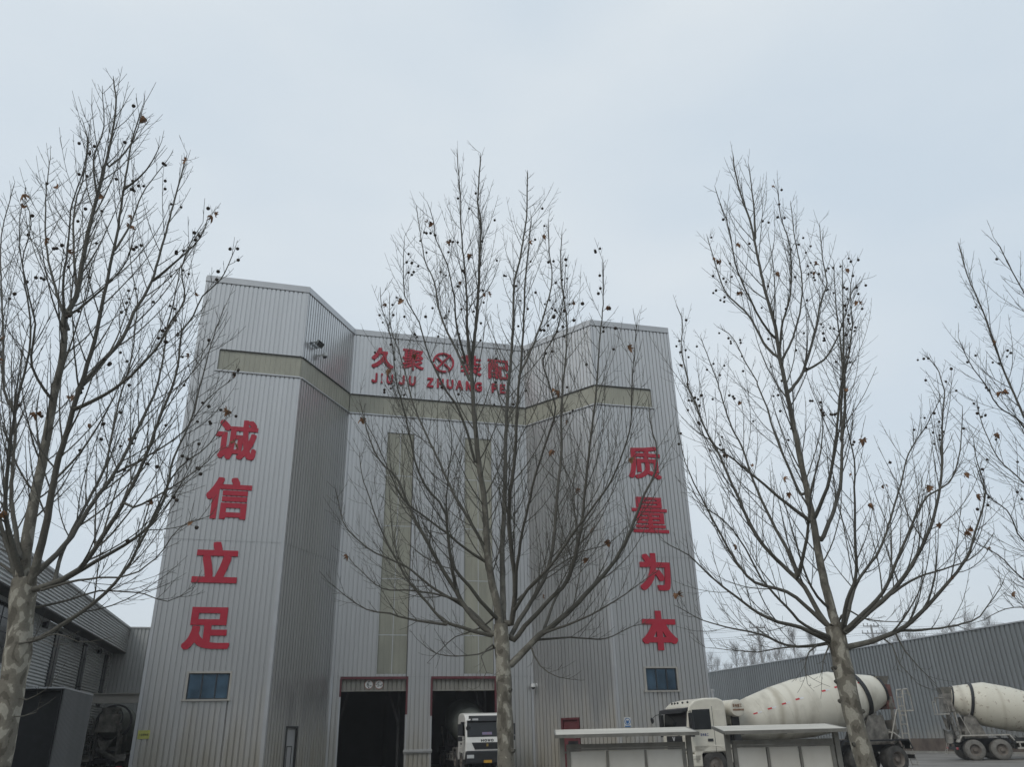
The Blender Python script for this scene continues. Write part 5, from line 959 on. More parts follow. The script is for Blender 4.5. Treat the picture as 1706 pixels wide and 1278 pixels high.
    m = MB(); m.tube([(-.2, -1.1, 2.52), (.30, -1.22, 2.44), (.52, -1.22, 2.30)], .014, 6); m.lathe((.52, -1.22, 2.24), (1, 0, -.2), [(-.06, 0), (-.05, .10), (.02, .13), (.03, 0)], 14); m.build("front_mirror", M['plastic'], cab)
    # face of the cab
    if style == 'flat':
        m = MB(); m.box(-.015, .012, -.78, .78, 1.38, 1.62); m.box(-.015, .012, -.78, .78, 1.08, 1.32)
        gr = m.build("grille", M['plastic'], cab)
        m = MB()
        for z in (1.42, 1.48, 1.54, 1.14, 1.20, 1.26): m.box(.0125, .022, -.76, .76, z, z + .02)
        m.build("grille_bar", M['truck_dark'], gr)
        m = MB(); m.bar((.03, -.11, 1.58), (.03, 0, 1.44), .05, .02, up=(1, 0, 0)); m.bar((.031, .11, 1.58), (.031, 0, 1.44), .05, .02, up=(1, 0, 0)); m.build("badge", M['lamp_lens'], gr)
        m = MB(); m.box(-.75, .06, -1.24, 1.24, .48, .96); bu = m.build("bumper", white, cab, bevel=.06)
        m = MB(); m.box(.061, .07, -.55, .55, .55, .78); m.build("bumper_grille", M['plastic'], bu)
        for s in (-1, 1):
            m = MB(); m.box(.055, .075, s * .93 - .22, s * .93 + .22, .62, .84); m.build("headlight", M['lamp_lens'], bu, bevel=.01)
    else:
        m = MB(); q = [(-.72, 1.15), (-.90, 1.50), (.90, 1.50), (.72, 1.15)]
        m.prism([(a, b) for a, b in q], -.02, .016, axis='x'); gr = m.build("grille", M['plastic'], cab)
        m = MB()
        for z in (1.26, 1.33, 1.40): m.box(.0165, .024, -.68, .68, z, z + .018)
        m.build("grille_bar", M['truck_dark'], gr)
        m = MB(); m.box(.018, .03, -.055, .055, 1.29, 1.43); m.build("badge", M['gold'], gr, bevel=.015)
        g = MB(); ww = Wall((0, 0), (1, 0))
        for i, ch in enumerate("HOWO"):
            gm = glyph_mesh(ch, .15, .13, .01, ww, 0, 0, 0); g.add([(-.004 - y, -.36 + i * .19 + x, 1.535 + z) for x, y, z in gm.v], gm.f)
        g.build("lettering", M['ink'], cab)
        m = MB(); m.box(-.75, .07, -1.24, 1.24, .42, 1.08); bu = m.build("bumper", M['plastic'], cab, bevel=.07)
        m = MB()
        for z in (.62, .74, .86): m.box(.071, .085, -.62, .62, z, z + .06)
        m.build("bumper_grille", M['truck_dark'], bu)
        for s in (-1, 1):
            m = MB(); m.box(.06, .085, s * .98 - .2, s * .98 + .2, .70, .88); m.build("headlight", M['lamp_lens'], bu, bevel=.01)
        m = MB(); m.box(.0855, .095, -.23, .23, .46, .60); pl_ = m.build("number_plate", M['plate'], bu)
        m = MB(); front(m, -.28, .28, .10, .26, .02); m.build("windscreen_card", M['card'], cab)
        for s in (-1, 1):
            m = MB(); m.prism([(-.02, 1.0), (-.02, 1.15), (-.5, 1.15), (-.5, .62), (-.28, .62)], *sorted((s * 1.1, s * 1.242))); m.build("corner_panel", white, cab, bevel=.03)
    # lettering and stickers on the door nearest the viewer
    if style == 'flat' and not dark and tank:
        g = MB()
        for i, ch in enumerate('亚特重工'):
            gm = glyph_mesh(ch, .085, .1, .004, Wall((0, 0), (1, 0)), 0, 0, 0)
            g.add([(-.75 - i * .115 - x, hw + .0125 - y, 1.60 + z) for x, y, z in gm.v], gm.f)
        g.build("door_lettering", M['ink_blue'], cab)
    # steps and front fenders
    for s in (-1, 1):
        y0, y1 = sorted((s * .86, s * 1.24))
        m = MB(); m.prism(arch_poly(AX[0], .68, .53, AX[0] - .86, AX[0] + .86, .62, 1.27), y0, y1); m.build("fender", white, t, bevel=.03)
        m = MB(); m.prism(arch_poly(AX[1], .68, .53, AX[1] - .78, AX[1] + .78, .72, 1.24), y0, y1); m.build("fender", cem, t, bevel=.02)
        for z in (.45, .75):
            m = MB(); m.box(-.62, -.2, y0 + .05, y1, z, z + .05); m.build("step", M['truck_dark'], t)
        m = MB()
        m.prism([(-6.1, 1.0), (-6.28, 1.3), (-8.75, 1.3), (-9.0, .95), (-8.95, .92), (-8.72, 1.24), (-6.32, 1.24), (-6.14, .97)], *sorted((s * .70, s * 1.25))); m.build("mudguard", (M['rail_white'] if tyre == 'rubber_dust' else M['plastic']) if not dark else cem, t)
    # wheels
    for i, x in enumerate(AX):
        for s in (-1, 1):
            w = .30 if i < 2 else .58
            yo = s * 1.22
            prof_t = [(0, .30), (0, .40), (.03, .49), (.07, .53), (w - .07, .53), (w - .03, .49), (w, .40), (w, .30)]
            ins = .05 if i < 2 else .14
            m = MB(); m.lathe((x, yo, .53), (0, -s, 0), [(ins, 0), (ins, .09), (ins - .03 if i < 2 else ins, .10), (ins + .02, .22), (.015, .29), (.0, .31), (w, .31)], 24)
            if i < 2: m.lathe((x, yo, .53), (0, -s, 0), [(-.04, 0), (-.04, .08), (ins + .01, .10)], 12)
            else: m.lathe((x, yo, .53), (0, -s, 0), [(.04, 0), (.04, .09), (ins + .02, .11)], 12)
            wh = m.build("wheel", M['rim'], t, smooth=True)
            m = MB(); m.lathe((x, yo, .53), (0, -s, 0), prof_t, 36); m.build("tyre", M[tyre], wh, smooth=True)
    # water tank across the frame behind the cab
    if tank:
        m = MB(); c = (-2.72, 1.2, 2.62)
        m.lathe(c, (0, -1, 0), [(0, 0), (-.03, .2), (0, .31), (.03, .33), (2.37, .33), (2.4, .31), (2.43, .2), (2.4, 0)], 28); tk = m.build("water_tank", white, t, smooth=True)
        m = MB(); m.box(-2.85, -2.6, -.9, -.8, 1.1, 2.32); m.box(-2.85, -2.6, .8, .9, 1.1, 2.32); m.build("tank_stand", M['truck_dark'], tk)
        g = MB(); ww = Wall((0, 0), (1, 0))
        for i, ch in enumerate('亚特重工'):
            gm = glyph_mesh(ch, .09, .115, .004, ww, 0, 0, 0); g.add([(-2.50 - i * .105 - x, 1.236 - y, 2.66 + z) for x, y, z in gm.v], gm.f)
        g.build("tank_lettering", M['ink_orange'], tk)
        g = MB()
        for i in range(9): g.box(-2.97 + i * .055, -2.935 + i * .055, 1.226, 1.236, 2.52, 2.59)
        g.build("tank_numbers", M['ink_orange'], tk)
    # drum
    th = R(12.5); D0 = Vector((-2.75, 0, 1.98)); ax = Vector((-math.cos(th), 0, math.sin(th)))
    m = MB()
    m.lathe(D0, ax, [(-.05, 0), (-.05, .55), (.02, .60)] + DRUM_PROFILE + [(6.02, .62), (6.0, .5), (5.4, .45)], 56)
    dm = m.build("drum", M[drum], t, smooth=True)
    m = MB(); m.lathe(D0, ax, [(4.96, .90), (4.96, 1.045), (5.1, 1.045), (5.1, .90)], 48); m.lathe(D0, ax, [(5.92, .62), (5.92, .70), (6.0, .70), (6.0, .60)], 40); m.build("drum_ring", M['plastic'], dm, smooth=True)
    m = MB()
    for d_, r_ in [(d_, drum_r(d_)) for d_ in (1.1, 2.0, 2.9, 3.6, 4.35)]: m.lathe(D0, ax, [(d_ - .018, r_ - .01), (d_ - .01, r_ + .008), (d_ + .01, r_ + .008), (d_ + .018, r_ - .01)], 48)
    m.build("weld_seam", M[drum], dm, smooth=True)
    if not dark and drum == 'drum':
        for mm, sh in (("reflect_red", 0), ("reflect_white", 1)):
            m = MB()
            e1 = Vector((0, 1, 0)); e2 = ax.cross(e1)
            for s in (-1, 1):
                for k in range(9):
                    d_ = .75 + k * .52 + sh * .15
                    r_ = drum_r(d_) + .006
                    a = R(18) + .03 * k
                    if k in (4, 7): continue
                    def pt(d, aa, rr): return D0 + ax * d + (e1 * (s * math.cos(aa)) - e2 * math.sin(aa) * 1) * rr
                    dd = .075; r2 = drum_r(d_ + 2 * dd) + .006
                    m.add([pt(d_, a - .03, r_), pt(d_ + 2 * dd, a - .03, r2), pt(d_ + 2 * dd, a + .03, r2), pt(d_, a + .03, r_)], [(0, 1, 2, 3)])
            m.build("reflective_mark", M[mm], dm)
    # front drum bearing stand and rear frame with rollers
    m = MB()
    m.prism([(-2.3, 1.1), (-2.45, 2.0), (-2.8, 2.0), (-3.2, 1.1)], -.5, .5); m.build("drum_stand", M['truck_dark'], t)
    m = MB()
    for s in (-1, 1):
        m.hexa([(-7.2, s * .5 - .07, 1.1), (-8.4, s * .5 - .07, 1.1), (-8.4, s * .5 + .07, 1.1), (-7.2, s * .5 + .07, 1.1), (-7.7, s * .62 - .06, 2.25), (-8.25, s * .62 - .06, 2.25), (-8.25, s * .62 + .06, 2.25), (-7.7, s * .62 + .06, 2.25)])
        m.bar((-8.6, s * .62, 1.0), (-8.75, s * .62, 3.0), .12)
        m.lathe((-7.9, s * .55, 2.28), ax, [(-.1, 0), (-.1, .14), (.1, .14), (.1, 0)], 14)
    m.box(-8.8, -8.65, -.75, .75, 2.55, 2.75)
    m.box(-8.5, -8.3, -.55, .55, 1.5, 1.7)
    m.build("rear_frame", cem, t)
    # charging hopper above the drum mouth
    m = MB()
    zt, zb = 3.86, 3.25
    def fr(x0, x1, y, z): return [(x0, -y, z), (x1, -y, z), (x1, y, z), (x0, y, z)]
    A = fr(-9.12, -8.4, .50, zt); B = fr(-8.95, -8.5, .26, zb); A2 = fr(-9.08, -8.44, .46, zt); B2 = fr(-8.9, -8.55, .22, zb + .02)
    m.add(A + B, [(0, 1, 5, 4), (1, 2, 6, 5), (2, 3, 7, 6), (3, 0, 4, 7)]); m.add(A2 + B2, [(0, 1, 5, 4), (1, 2, 6, 5), (2, 3, 7, 6), (3, 0, 4, 7)])
    m.add(A + A2, [(0, 1, 5, 4), (1, 2, 6, 5), (2, 3, 7, 6), (3, 0, 4, 7)])
    m.build("hopper", M['cement_dark'], t)
    m = MB()
    m.hexa([(-8.62, -.52, 2.5), (-9.18, -.50, 2.5), (-9.18, .50, 2.5), (-8.62, .52, 2.5), (-8.62, -.60, 3.5), (-9.05, -.52, 3.5), (-9.05, .52, 3.5), (-8.62, .60, 3.5)])
    m.build("discharge_panel", M['oxide'] if panel and not dark else cem, t)
    # collecting funnel and swinging chute (half pipes)
    m = MB(); n = 12
    vs = []
    for (c, w, dz) in (((-8.85, 0, 2.45), .62, .40), ((-9.0, 0, 1.72), .22, .18)):
        for i in range(n + 1):
            a = math.pi + math.pi * i / n; vs.append((c[0] - .28 * (1 + math.sin(a)) * (1 if w > .3 else .4), c[1] + w * math.cos(a), c[2] + dz * math.sin(a)))
    m.add(vs, [(i, i + 1, n + 2 + i, n + 1 + i) for i in range(n)]); m.build("funnel", cem, t, smooth=True)
    m = MB(); vs = []
    a_, b_ = Vector((-9.0, .30, 1.70)), Vector((-9.35, -.95, 1.05))
    dx = (b_ - a_).normalized(); sd = dx.cross(Vector((0, 0, 1))).normalized(); upv = sd.cross(dx)
    for q, r_ in ((a_, .24), (b_, .22)):
        for i in range(n + 1):
            a = math.pi + math.pi * i / n
            p = q + sd * (r_ * math.cos(a)) + upv * (r_ * math.sin(a)); vs.append(tuple(p))
    k = len(vs)
    for q, r_ in ((a_, .215), (b_, .195)):
        for i in range(n + 1):
            a = math.pi + math.pi * i / n
            p = q + sd * (r_ * math.cos(a)) + upv * (r_ * math.sin(a)); vs.append(tuple(p))
    m.add(vs, [(i, i + 1, n + 2 + i, n + 1 + i) for i in range(n)] + [(k + i, k + n + 1 + i, k + n + 2 + i, k + i + 1) for i in range(n)])
    m.build("chute", cem, t, smooth=True)
    # ladder, platform and guard rails at the tail
    m = MB(); yl = .98 * ladder_side
    for y in (yl - .21, yl + .21):
        m.tube([(-8.85, y, .95), (-9.12, y, 3.05), (-9.2, y, 3.25), (-9.6, y, 3.28), (-9.7, y, 3.0)], .03, 6)
    for i in range(6):
        z = 1.15 + i * .36; x = -8.85 - .27 * (z - .95) / 2.1
        m.tube([(x, yl - .21, z), (x, yl + .21, z)], .025, 6)
    m.build("ladder", (M['rail_white'] if drum == 'drum' else cem) if not dark else cem, t)
    m = MB(); ya, yb = sorted((.55 * ladder_side, 1.25 * ladder_side)); m.box(-9.75, -9.1, ya, yb, 2.38, 2.43); m.tube([(-9.72, ya, 2.43), (-9.72, ya, 3.1), (-9.72, yb - .03, 3.1), (-9.72, yb - .03, 2.43)], .02, 6)
    m.build("platform", M['rail_white'] if not dark else cem, t)
    for s in (-1, 1):
        m = MB(); m.tube([(-8.2, s * 1.0, 1.3), (-8.6, s * 1.05, 2.45), (-8.75, s * 1.05, 2.5), (-8.75, s * 1.05, 2.0)], .022, 6); m.build("grab_rail", M['rail_white'] if not dark else cem, t)
    m = MB(); m.box(-9.05, -8.95, -1.2, 1.2, .55, .7); m.bar((-9.0, -.5, .7), (-9.0, -.5, 1.0), .08); m.bar((-9.0, .5, .7), (-9.0, .5, 1.0), .08); tb_ = m.build("tail_bar", M['truck_dark'], t)
    for s in (-1, 1):
        m = MB(); m.box(-9.075, -9.051, s * 1.0 - .16, s * 1.0 + .16, .57, .68); m.build("tail_lamp", M['reflect_red'], tb_)
    m = MB()
    for y in (.78, 1.16): m.tube([(-9.0, y, .9), (-9.25, y, .25)], .016, 6)
    for i in range(3): m.tube([(-9.0 - .09 * i - .05, .78, .72 - .2 * i), (-9.05 - .09 * i, 1.16, .72 - .2 * i)], .014, 6)
    m.build("lower_step", M['rail_white'] if not dark else cem, t)
    m = MB(); m.tube([(-8.35, .30, 1.6), (-8.5, .75, 1.55), (-8.6, .95, 1.35), (-8.5, .7, 1.15), (-8.4, .3, 1.2)], .03, 6); m.build("hose", M['rail_white'], t)
    return t

AX = (-1.42, -3.22, -6.85, -8.20)
def long_chassis(t, cab=.80, rear=1.28, tail=.55):
    """short cab on a long chassis: the same truck with other lengths (wheels keep their shape)"""
    def fx(x):
        if x > -2.3: return x * cab
        if x > -8.7: return -2.3 * cab + (x + 2.3) * rear
        return -2.3 * cab - 6.4 * rear + (x + 8.7) * tail
    def walk(o):
        for c in o.children:
            me = c.data
            if c.name.split('.')[0] in ('wheel', 'tyre'):
                xs = [v.co.x for v in me.vertices]; mid = (min(xs) + max(xs)) / 2; d = fx(mid) - mid
                for v in me.vertices: v.co.x += d
            elif c.name.split('.')[0] in ('fender', 'water_tank', 'tank_lettering', 'tank_numbers'):
                xs = [v.co.x for v in me.vertices]; mid = (min(xs) + max(xs)) / 2; d = fx(mid) - mid
                for v in me.vertices: v.co.x += d
            else:
                for v in me.vertices: v.co.x = fx(v.co.x)
            walk(c)
    walk(t)
def facing(dx, dy): return math.atan2(dy, dx)
# front near corner of the first truck stands at about (6.85, 34.5)
bpy.context.view_layer.update()
t1 = mixer((6.34, 35.56, 0), -2.912, "cream mixer truck parked side-on behind the notice boards, its cab towards the tower", 'flat', 'drum', 'rubber')
long_chassis(t1)
mixer((33.5, 47.76, 0), -.217, "mixer truck at the right edge of the photo, its scuffed cream drum tail towards us", 'flat', 'drum_rust', 'rubber_dust', ladder_side=-1, panel=False)
mixer((-1.86, 48.6, 0), facing(.264, -.965), "mixer truck with white cab and black grille emerging from the right-hand gateway", 'tall', 'drum_dark', 'rubber', tank=False)
mixer((-26.5, 59.4, 0), 1.80, "dark cement-caked mixer truck backed into the gap between shed and tower", 'flat', 'drum_dark', 'rubber', dark=True)

# ---------------------------------------------------------------- notice boards
def board(x0, x1, y, label, slope):
    z = 1.71
    c = ((x0 + x1) / 2, y, 0)
    root = empty("notice_board", c, slope, label, "notice board", "steel notice boards with sheet roofs")
    w = (x1 - x0) / 2
    m = MB()
    m.hexa([(-w, -.02, z - .005), (w, -.02, z - .005), (w - .02, 1.0, z + .085), (-w + .02, 1.0, z + .085), (-w, -.02, z + .012), (w, -.02, z + .012), (w - .02, 1.0, z + .10), (-w + .02, 1.0, z + .10)])
    rf = m.build("roof", M['board_roof'], root)
    m = MB(); m.box(-w, w, -.045, -.021, z - .035, z + .018); m.bar((-w - .012, -.02, z - .01), (-w + .008, 1.0, z + .08), .022, .05); m.bar((w + .012, -.02, z - .01), (w - .008, 1.0, z + .08), .022, .05)
    for i in range(3): m.bar((-w + .3 + i * (2 * w - .6) / 2, .0, z - .03), (-w + .3 + i * (2 * w - .6) / 2, .98, z + .055), .03)
    m.build("roof_edge", M['board_steel'], rf)
    for s in (-1, 1):
        m = MB(); xp = s * (w - .10)
        m.box(xp - .04, xp + .04, .30, .38, 0, z - .02); m.box(xp - .09, xp + .09, .26, .42, 0, .02); m.build("post", M['board_steel'], root)
    fx = w - .20; zt, zb = 1.565, .55
    m = MB()
    m.box(-fx - .03, fx + .03, .27, .41, zt - .05, zt + .015); m.box(-fx, fx, .28, .40, zb - .05, zb)
    for s in (-1, 1): m.box(s * fx - .03, s * fx + .03, .28, .40, zb, zt - .052); m.box(min(s * (fx + .03), s * (w - .14)), max(s * (fx + .03), s * (w - .14)), .31, .36, zt - .12, zt - .09); m.box(min(s * (fx + .03), s * (w - .14)), max(s * (fx + .03), s * (w - .14)), .31, .36, .7, .73)
    m.box(-fx + .02, fx - .02, .262, .30, zt - .085, zt - .054)
    for k in (1, 2): xk = -fx + 2 * fx * k / 3; m.box(xk - .014, xk + .014, .27, .33, zb, zt - .09)
    m.build("frame", M['board_steel'], root)
    for k in range(3):
        a = -fx + 2 * fx * k / 3 + .016; b = -fx + 2 * fx * (k + 1) / 3 - .016
        m = MB(); m.box(a + .012, b - .012, .30, .32, zb + .002, zt - .092); m.build("panel", M['board_panel'], root)
    return root
board(.58, 2.86, 13.9, "left of the two steel notice boards with blank white panels and a grey sheet roof", R(-.6))
board(3.30, 5.27, 13.9, "right of the two steel notice boards, its sheet roof ending beside the tree trunk", R(-1.6))

# ---------------------------------------------------------------- plane trees
def smooth_line(pts, step):
    """Catmull-Rom through (x, y, z, r)"""
    P = [Vector(p[:3]) for p in pts]; Rr = [p[3] for p in pts]
    out = []
    for i in range(len(P) - 1):
        p0 = P[i - 1] if i else P[0] * 2 - P[1]; p1, p2 = P[i], P[i + 1]; p3 = P[i + 2] if i + 2 < len(P) else p2 * 2 - p1
        n = max(1, int((p2 - p1).length / step))
        for k in range(n):
            t = k / n
            q = .5 * ((2 * p1) + (p2 - p0) * t + (2 * p0 - 5 * p1 + 4 * p2 - p3) * t * t + (3 * p1 - p0 - 3 * p2 + p3) * t ** 3)
            out.append((q, Rr[i] + (Rr[i + 1] - Rr[i]) * t))
    out.append((P[-1], Rr[-1]))
    return out

class Wood(MB):
    def __init__(s): super().__init__(); s.g = []
    def limb(s, line, n):
        k = len(s.v)
        s.tube([p for p, r in line], [r for p, r in line], n, cap=False)
        for p, r in line: s.g += [r] * n
    def build(s, name, m, parent):
        o = super().build(name, m, parent, smooth=True)
        at = o.data.attributes.new("girth", 'FLOAT', 'POINT'); at.data.foreach_set("value", s.g)
        return o

def rand_perp(t, rg):
    while True:
        v = Vector((rg.uniform(-1, 1), rg.uniform(-1, 1), rg.uniform(-1, 1)))
        v = v - t * v.dot(t)
        if v.length > .2: return v.normalized()

def shoot(rg, start, d, length, r0, r1, seg, lift, kink):
    """a twig that bends upwards with small zigzags"""
    pts = [(start.copy(), r0)]; p = start.copy(); d = d.normalized()
    st = length / seg
    for i in range(seg):
        d = (d + Vector((0, 0, lift)) + Vector((rg.uniform(-1, 1), rg.uniform(-1, 1), rg.uniform(-1, 1))) * kink).normalized()
        p = p + d * st
        pts.append((p.copy(), r0 + (r1 - r0) * (i + 1) / seg))
    return pts, d

leaf_me = None
def small_meshes():
    global leaf_me, ball_me
    bm = bmesh.new(); bmesh.ops.create_icosphere(bm, subdivisions=2, radius=.021)
    r_ = random.Random(3)
    for v in bm.verts: v.co *= r_.uniform(.93, 1.06); v.co.z -= .05
    # hanging stalk
    q = bmesh.ops.create_cone(bm, cap_ends=True, segments=4, radius1=.0016, radius2=.0013, depth=.055)
    for v in q['verts']: v.co.z -= .018
    ball_me = bpy.data.meshes.new("seed_ball"); bm.to_mesh(ball_me); bm.free(); ball_me.materials.append(M['ball'])
    # curled lobed leaf
    lob = [(0, 0), (.030, -.008), (.052, .012), (.034, .028), (.060, .055), (.030, .052), (.022, .078), (0, .105), (-.022, .078), (-.030, .052), (-.060, .055), (-.034, .028), (-.052, .012), (-.030, -.008)]
    leaf_me = []
    for k, curl in enumerate((9, 16, 24)):
        vs = [(0, .035, 0)] + [(x, y, curl * (x * x) + curl * .5 * (y - .03) ** 2) for x, y in lob]
        vs = [(x * (1 - .25 * k * .5), z_, -y) for x, y, z_ in vs]
        n = len(lob); fs = [(0, 1 + i, 1 + (i + 1) % n) for i in range(n)]
        me = bpy.data.meshes.new("dead_leaf"); me.from_pydata(vs, [], fs); me.materials.append(M['leaf']); leaf_me.append(me)
small_meshes()

def plane_tree(key, label, seed, balls, leaves, leaf_band, ball_band, extra=0):
    (bx, by), limbs = TREE_LIMBS[key]
    rg = random.Random(seed)
    root = empty("plane_tree", (bx, by, 0), 0, label, "tree", "bare plane trees in a row")
    wood = Wood()
    trunk = smooth_line(limbs[0], .12)
    tr = []
    for i, (p, r) in enumerate(trunk):
        tr.append((p, r * (1 + .05 * math.sin(i * 1.7 + seed) + .04 * rg.uniform(-1, 1))))
    wood.limb(tr, 18)
    # knots and a swelling under the fork
    for _ in range(6):
        p, r = trunk[rg.randrange(4, len(trunk))]; a = rg.uniform(0, 6.28)
        d = Vector((math.cos(a), math.sin(a), .25))
        wood.limb([(p + d * r * .7, .035), (p + d * (r + .012), .028), (p + d * (r + .03), .012)], 7)
    wood.build("trunk", M['bark'], root)
    tips, hang = [], []
    for li, lim in enumerate(limbs[1:]):
        w = Wood()
        raw = smooth_line(lim, .11)
        line = []
        for i, (p, r) in enumerate(raw):
            j = .005 if 0 < i < len(raw) - 1 else 0
            line.append((p + Vector((rg.uniform(-j, j), rg.uniform(-j, j), rg.uniform(-j, j))), r))
        line[-1] = (line[-1][0], .0028)
        if line[0][1] > .03: line[0] = (line[0][0], line[0][1] * 1.25)
        w.limb(line, 10 if line[0][1] > .04 else 7)
        dist = [0]
        for i in range(1, len(line)): dist.append(dist[-1] + (line[i][0] - line[i - 1][0]).length)
        tot = dist[-1]
        s = min(.55, tot * .16) + rg.uniform(0, .2); az = rg.uniform(0, 6.28); i = 1
        while s < tot - .03:
            while i < len(line) - 1 and dist[i] < s: i += 1
            p, r = line[i]; t = (line[i][0] - line[i - 1][0]).normalized()
            left = tot - s
            az += math.pi + rg.uniform(-.9, .9)
            ref = t.orthogonal().normalized(); e2 = t.cross(ref)
            perp = ref * math.cos(az) + e2 * math.sin(az)
            if perp.z < -.3 and rg.random() < .6: perp.z *= -.6; perp.normalize()
            ang = R(rg.uniform(26, 50))
            d = t * math.cos(ang) + perp * math.sin(ang)
            ln = min(1.5, .22 + .46 * left) * rg.choice((.35, .55, .75, .95, 1.1)) * rg.uniform(.85, 1.1)
            if left < .6: ln = rg.uniform(.10, .40)
            seg = max(3, int(ln / .13))
            r0 = min(max(.0034, r * .42), .0034 + .0058 * ln)
            pts, dd = shoot(rg, p, d, ln, r0, .0022, seg, .13, .055)
            w.limb(pts, 4)
            tips.append(pts[-1][0]); hang.append(pts[len(pts) // 2][0]); hang.append(pts[-2][0])
            # twigs on it
            q = .10 + rg.uniform(0, .06); side = 1
            while q < ln - .02:
                k = min(len(pts) - 1, max(1, int(q / ln * seg)))
                a, b = pts[k - 1][0], pts[k][0]; tt = (b - a).normalized(); f = (q / ln * seg) - (k - 1)
                st = a + (b - a) * min(max(f, 0), 1)
                pr = rand_perp(tt, rg); an_ = R(rg.uniform(28, 52))
                d2 = tt * math.cos(an_) + pr * math.sin(an_)
                l2 = min(.65, .07 + .46 * (ln - q)) * rg.uniform(.3, 1.0)
                p2, _ = shoot(rg, st, d2, l2, .0027, .0019, 2 if l2 < .16 else 4, .13, .07)
                w.limb(p2, 3)
                if l2 > .22:
                    for m_ in (1, 2):
                        if rg.random() < .7:
                            b2 = p2[m_][0]; t2 = (p2[m_][0] - p2[m_ - 1][0]).normalized(); pr2 = rand_perp(t2, rg)
                            p3, _ = shoot(rg, b2, t2 * .7 + pr2 * .7, rg.uniform(.05, .16), .0021, .0017, 2, .15, .1)
                            w.limb(p3, 3)
                q += rg.uniform(.08, .16)
            s += rg.uniform(.08, .19) * (1.0 if left > 1.2 else .8)
        w.build("limb", M['bark'], root)
    # seed balls hang in loose groups, mostly high in the crown; dead leaves are few
    zs = [h for h in hang if ball_band[0] < h.z < ball_band[1]]
    rg.shuffle(zs)
    n = 0
    while n < balls and zs:
        h = zs.pop()
        for _ in range(rg.choice((1, 1, 1, 1, 2, 3))):
            if n >= balls: break
            o = bpy.data.objects.new("seed_ball", ball_me); COL.objects.link(o); o.parent = root
            o.location = h + Vector((rg.uniform(-.09, .09), rg.uniform(-.09, .09), rg.uniform(-.05, .0)))
            o.rotation_euler = (rg.uniform(-.35, .35), rg.uniform(-.35, .35), rg.uniform(0, 6)); o.scale = (rg.uniform(.85, 1.15),) * 3
            n += 1
    if extra:
        mb = MB(); vs = [v.co.copy() for v in ball_me.vertices]; fs = [tuple(p.vertices) for p in ball_me.polygons]
        for _ in range(min(extra, len(zs))):
            h = zs.pop() + Vector((rg.uniform(-.07, .07), rg.uniform(-.07, .07), 0)); mb.add([h + v for v in vs], fs)
        o = mb.build("seed_balls", M['ball'], root, smooth=True); o["kind"] = "stuff"
    zs = [h for h in hang if leaf_band[0] < h.z < leaf_band[1]]
    rg.shuffle(zs)
    n = 0
    while n < leaves and zs:
        h = zs.pop(); c = rg.choice((1, 1, 1, 2, 3))
        for _ in range(c):
            if n >= leaves: break
            o = bpy.data.objects.new("dead_leaf", rg.choice(leaf_me)); COL.objects.link(o); o.parent = root
            o.location = h + Vector((rg.uniform(-.04, .04), rg.uniform(-.04, .04), 0))
            o.rotation_euler = (rg.uniform(-.7, .7), rg.uniform(-.7, .7), rg.uniform(0, 6.28)); o.scale = (rg.uniform(.6, 1.05),) * 3
            n += 1
    return root
plane_tree('left', "bare plane tree with the thickest mottled trunk, at the left edge of the photo", 5, 99, 46, (3.2, 9.5), (3.6, 9.0), 45)
plane_tree('mid', "bare plane tree standing before the tower's right-hand gateway, trunk in the middle of the photo", 9, 99, 40, (3.3, 9.8), (6.4, 9.9), 20)
plane_tree('right', "bare plane tree with a leaning pale trunk beside the right-hand notice board", 15, 99, 46, (3.2, 10.2), (5.6, 9.8), 70)
plane_tree('far', "bare plane tree at the right edge of the photo, its trunk out of view", 21, 99, 30, (3.2, 9.5), (4.5, 9.0), 20)

# ---------------------------------------------------------------- poplars, poles and wires beyond the wall
def poplar_proto(seed, h):
    rg = random.Random(seed); w = Wood()
    tr = [(Vector((rg.uniform(-.1, .1) * z, rg.uniform(-.1, .1) * z * .3, z * h)), .16 * (1 - z) + .015) for z in [i / 8 for i in range(9)]]
    w.limb(tr, 6); vs_ = Wood()
    for i in range(64):
        z = rg.uniform(.22, .97); a = rg.uniform(0, 6.28); st = Vector((0, 0, z * h))
        pts, _ = shoot(rg, st, Vector((math.cos(a), math.sin(a), 1.1)), h * .30 * (1.08 - z) * rg.uniform(.5, 1.1) + .6, .014, .006, 5, .2, .07)
        vs_.limb(pts, 3)
        for k in range(1, 5):
            for _ in range(2):
                a = rg.uniform(0, 6.28); q, _ = shoot(rg, pts[k][0], Vector((math.cos(a), math.sin(a), 1.6)), rg.uniform(.6, 1.8), .009, .005, 2, .25, .08); vs_.limb(q, 3)
    return w, vs_
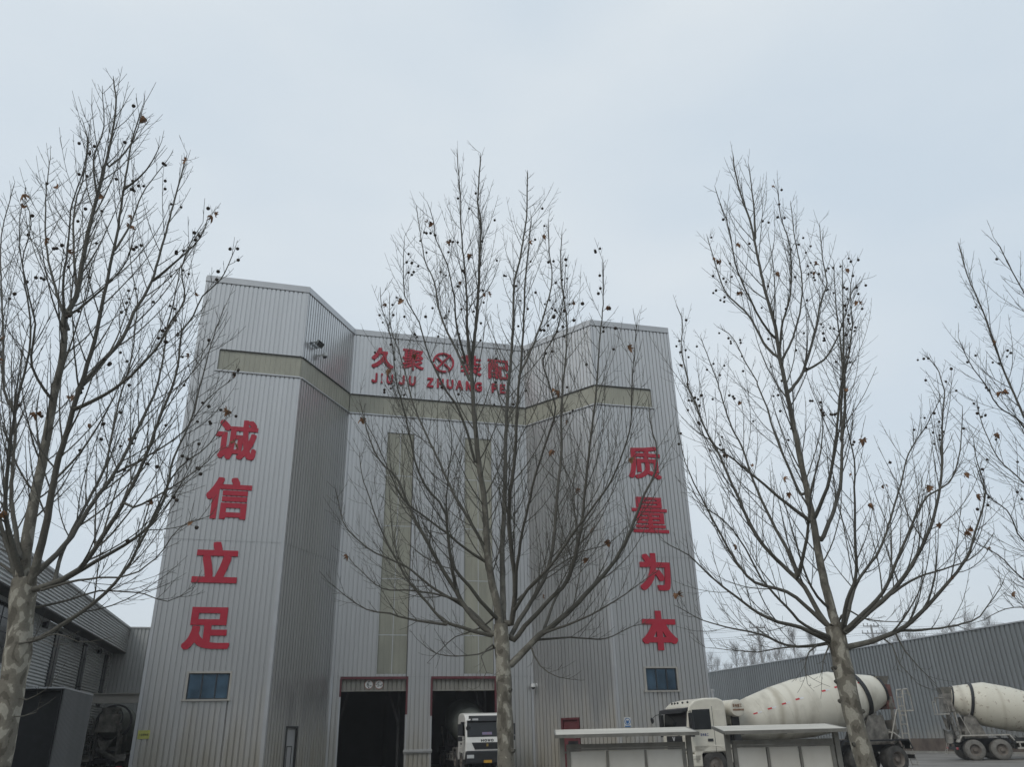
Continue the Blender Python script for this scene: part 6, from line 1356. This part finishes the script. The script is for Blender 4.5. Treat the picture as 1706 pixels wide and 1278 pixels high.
def poplars():
    protos = [poplar_proto(31 + i, 15.5) for i in range(3)]
    built = []
    rg = random.Random(77)
    kinds = ["bare poplar, one of the faint row beyond the boundary wall"]
    az0, az1 = 12.3, 31.0
    n = 46
    for i in range(n):
        a = R(az0 + (az1 - az0) * (i + rg.uniform(-.3, .3)) / n); d = rg.uniform(138, 175)
        loc = (d * math.sin(a), d * math.cos(a), 0)
        root = empty("poplar_tree", loc, rg.uniform(0, 6.28), "bare poplar, one of the faint far row beyond the boundary wall", "tree", "far poplars beyond the boundary wall")
        k = i % 3
        s = (.92 + .16 * i / n) * rg.uniform(.88, 1.08)
        root.scale = (s * 1.15, s * 1.15, s)
        if i < 3:
            a_ = protos[k][0].build("trunk", M['poplar'], root); b_ = protos[k][1].build("crown", M['poplar'], root); built.append((a_, b_))
        else:
            for src in built[k]:
                c = src.copy(); COL.objects.link(c); c.parent = root
poplars()
def pole(x, y, h, label):
    root = empty("utility_pole", (x, y, 0), R(15), label, "pole", "utility poles beyond the wall")
    m = MB(); m.tube([(0, 0, 0), (0, 0, h)], [.22, .14], 10); m.build("shaft", M['pole'], root)
    m = MB()
    for z, w in ((h - .3, 1.3), (h - 1.3, 1.7)):
        m.box(-w, w, -.06, .06, z, z + .14)
        for k in (-1, -.45, .45, 1): m.tube([(k * w * .95, 0, z + .14), (k * w * .95, 0, z + .5)], .07, 6)
    m.bar((-1.2, 0, h - 1.25), (0, 0, h - 2.2), .08); m.bar((1.2, 0, h - 1.25), (0, 0, h - 2.2), .08)
    m.build("crossarm", M['pole'], root)
    return root
pole(35.1, 120, 15.9, "pale utility pole with two crossarms standing left of the right-hand tree trunk")
pole(51.7, 120, 15.7, "pale utility pole with two crossarms just right of the right-hand tree trunk")
for i, (z, y, x0) in enumerate(((15.7, 120, -20), (15.55, 120.9, -20), (14.6, 119.2, -20), (14.5, 121.2, -20), (12.6, 118.4, -20), (10.9, 118.9, -20))):
    m = MB(); pts = []
    for k in range(49):
        x = x0 + 160 * k / 48
        s = ((x - 35.1) % 16.6) / 16.6
        pts.append((x, y, z - .9 * 4 * s * (1 - s) * .5))
    m.tube(pts, .022, 4)
    o = m.build("overhead_wire", M['wire'], None)
    tag(o, "thin overhead wire, one of several running past the utility poles", "wire", "overhead wires")

# ---------------------------------------------------------------- winter haze
m = bpy.data.materials.new("haze_air"); m.use_nodes = True
n_, l_ = m.node_tree.nodes, m.node_tree.links
n_.remove(n_["Principled BSDF"])
pv = n_.new("ShaderNodeVolumePrincipled"); pv.inputs["Color"].default_value = (.93, .95, .97, 1); pv.inputs["Density"].default_value = .0008; pv.inputs["Anisotropy"].default_value = .2
l_.new(pv.outputs[0], n_["Material Output"].inputs["Volume"])
mb = MB(); mb.box(-260, 260, -60, 330, -1, 40)
tag(mb.build("haze", m), kind="stuff")
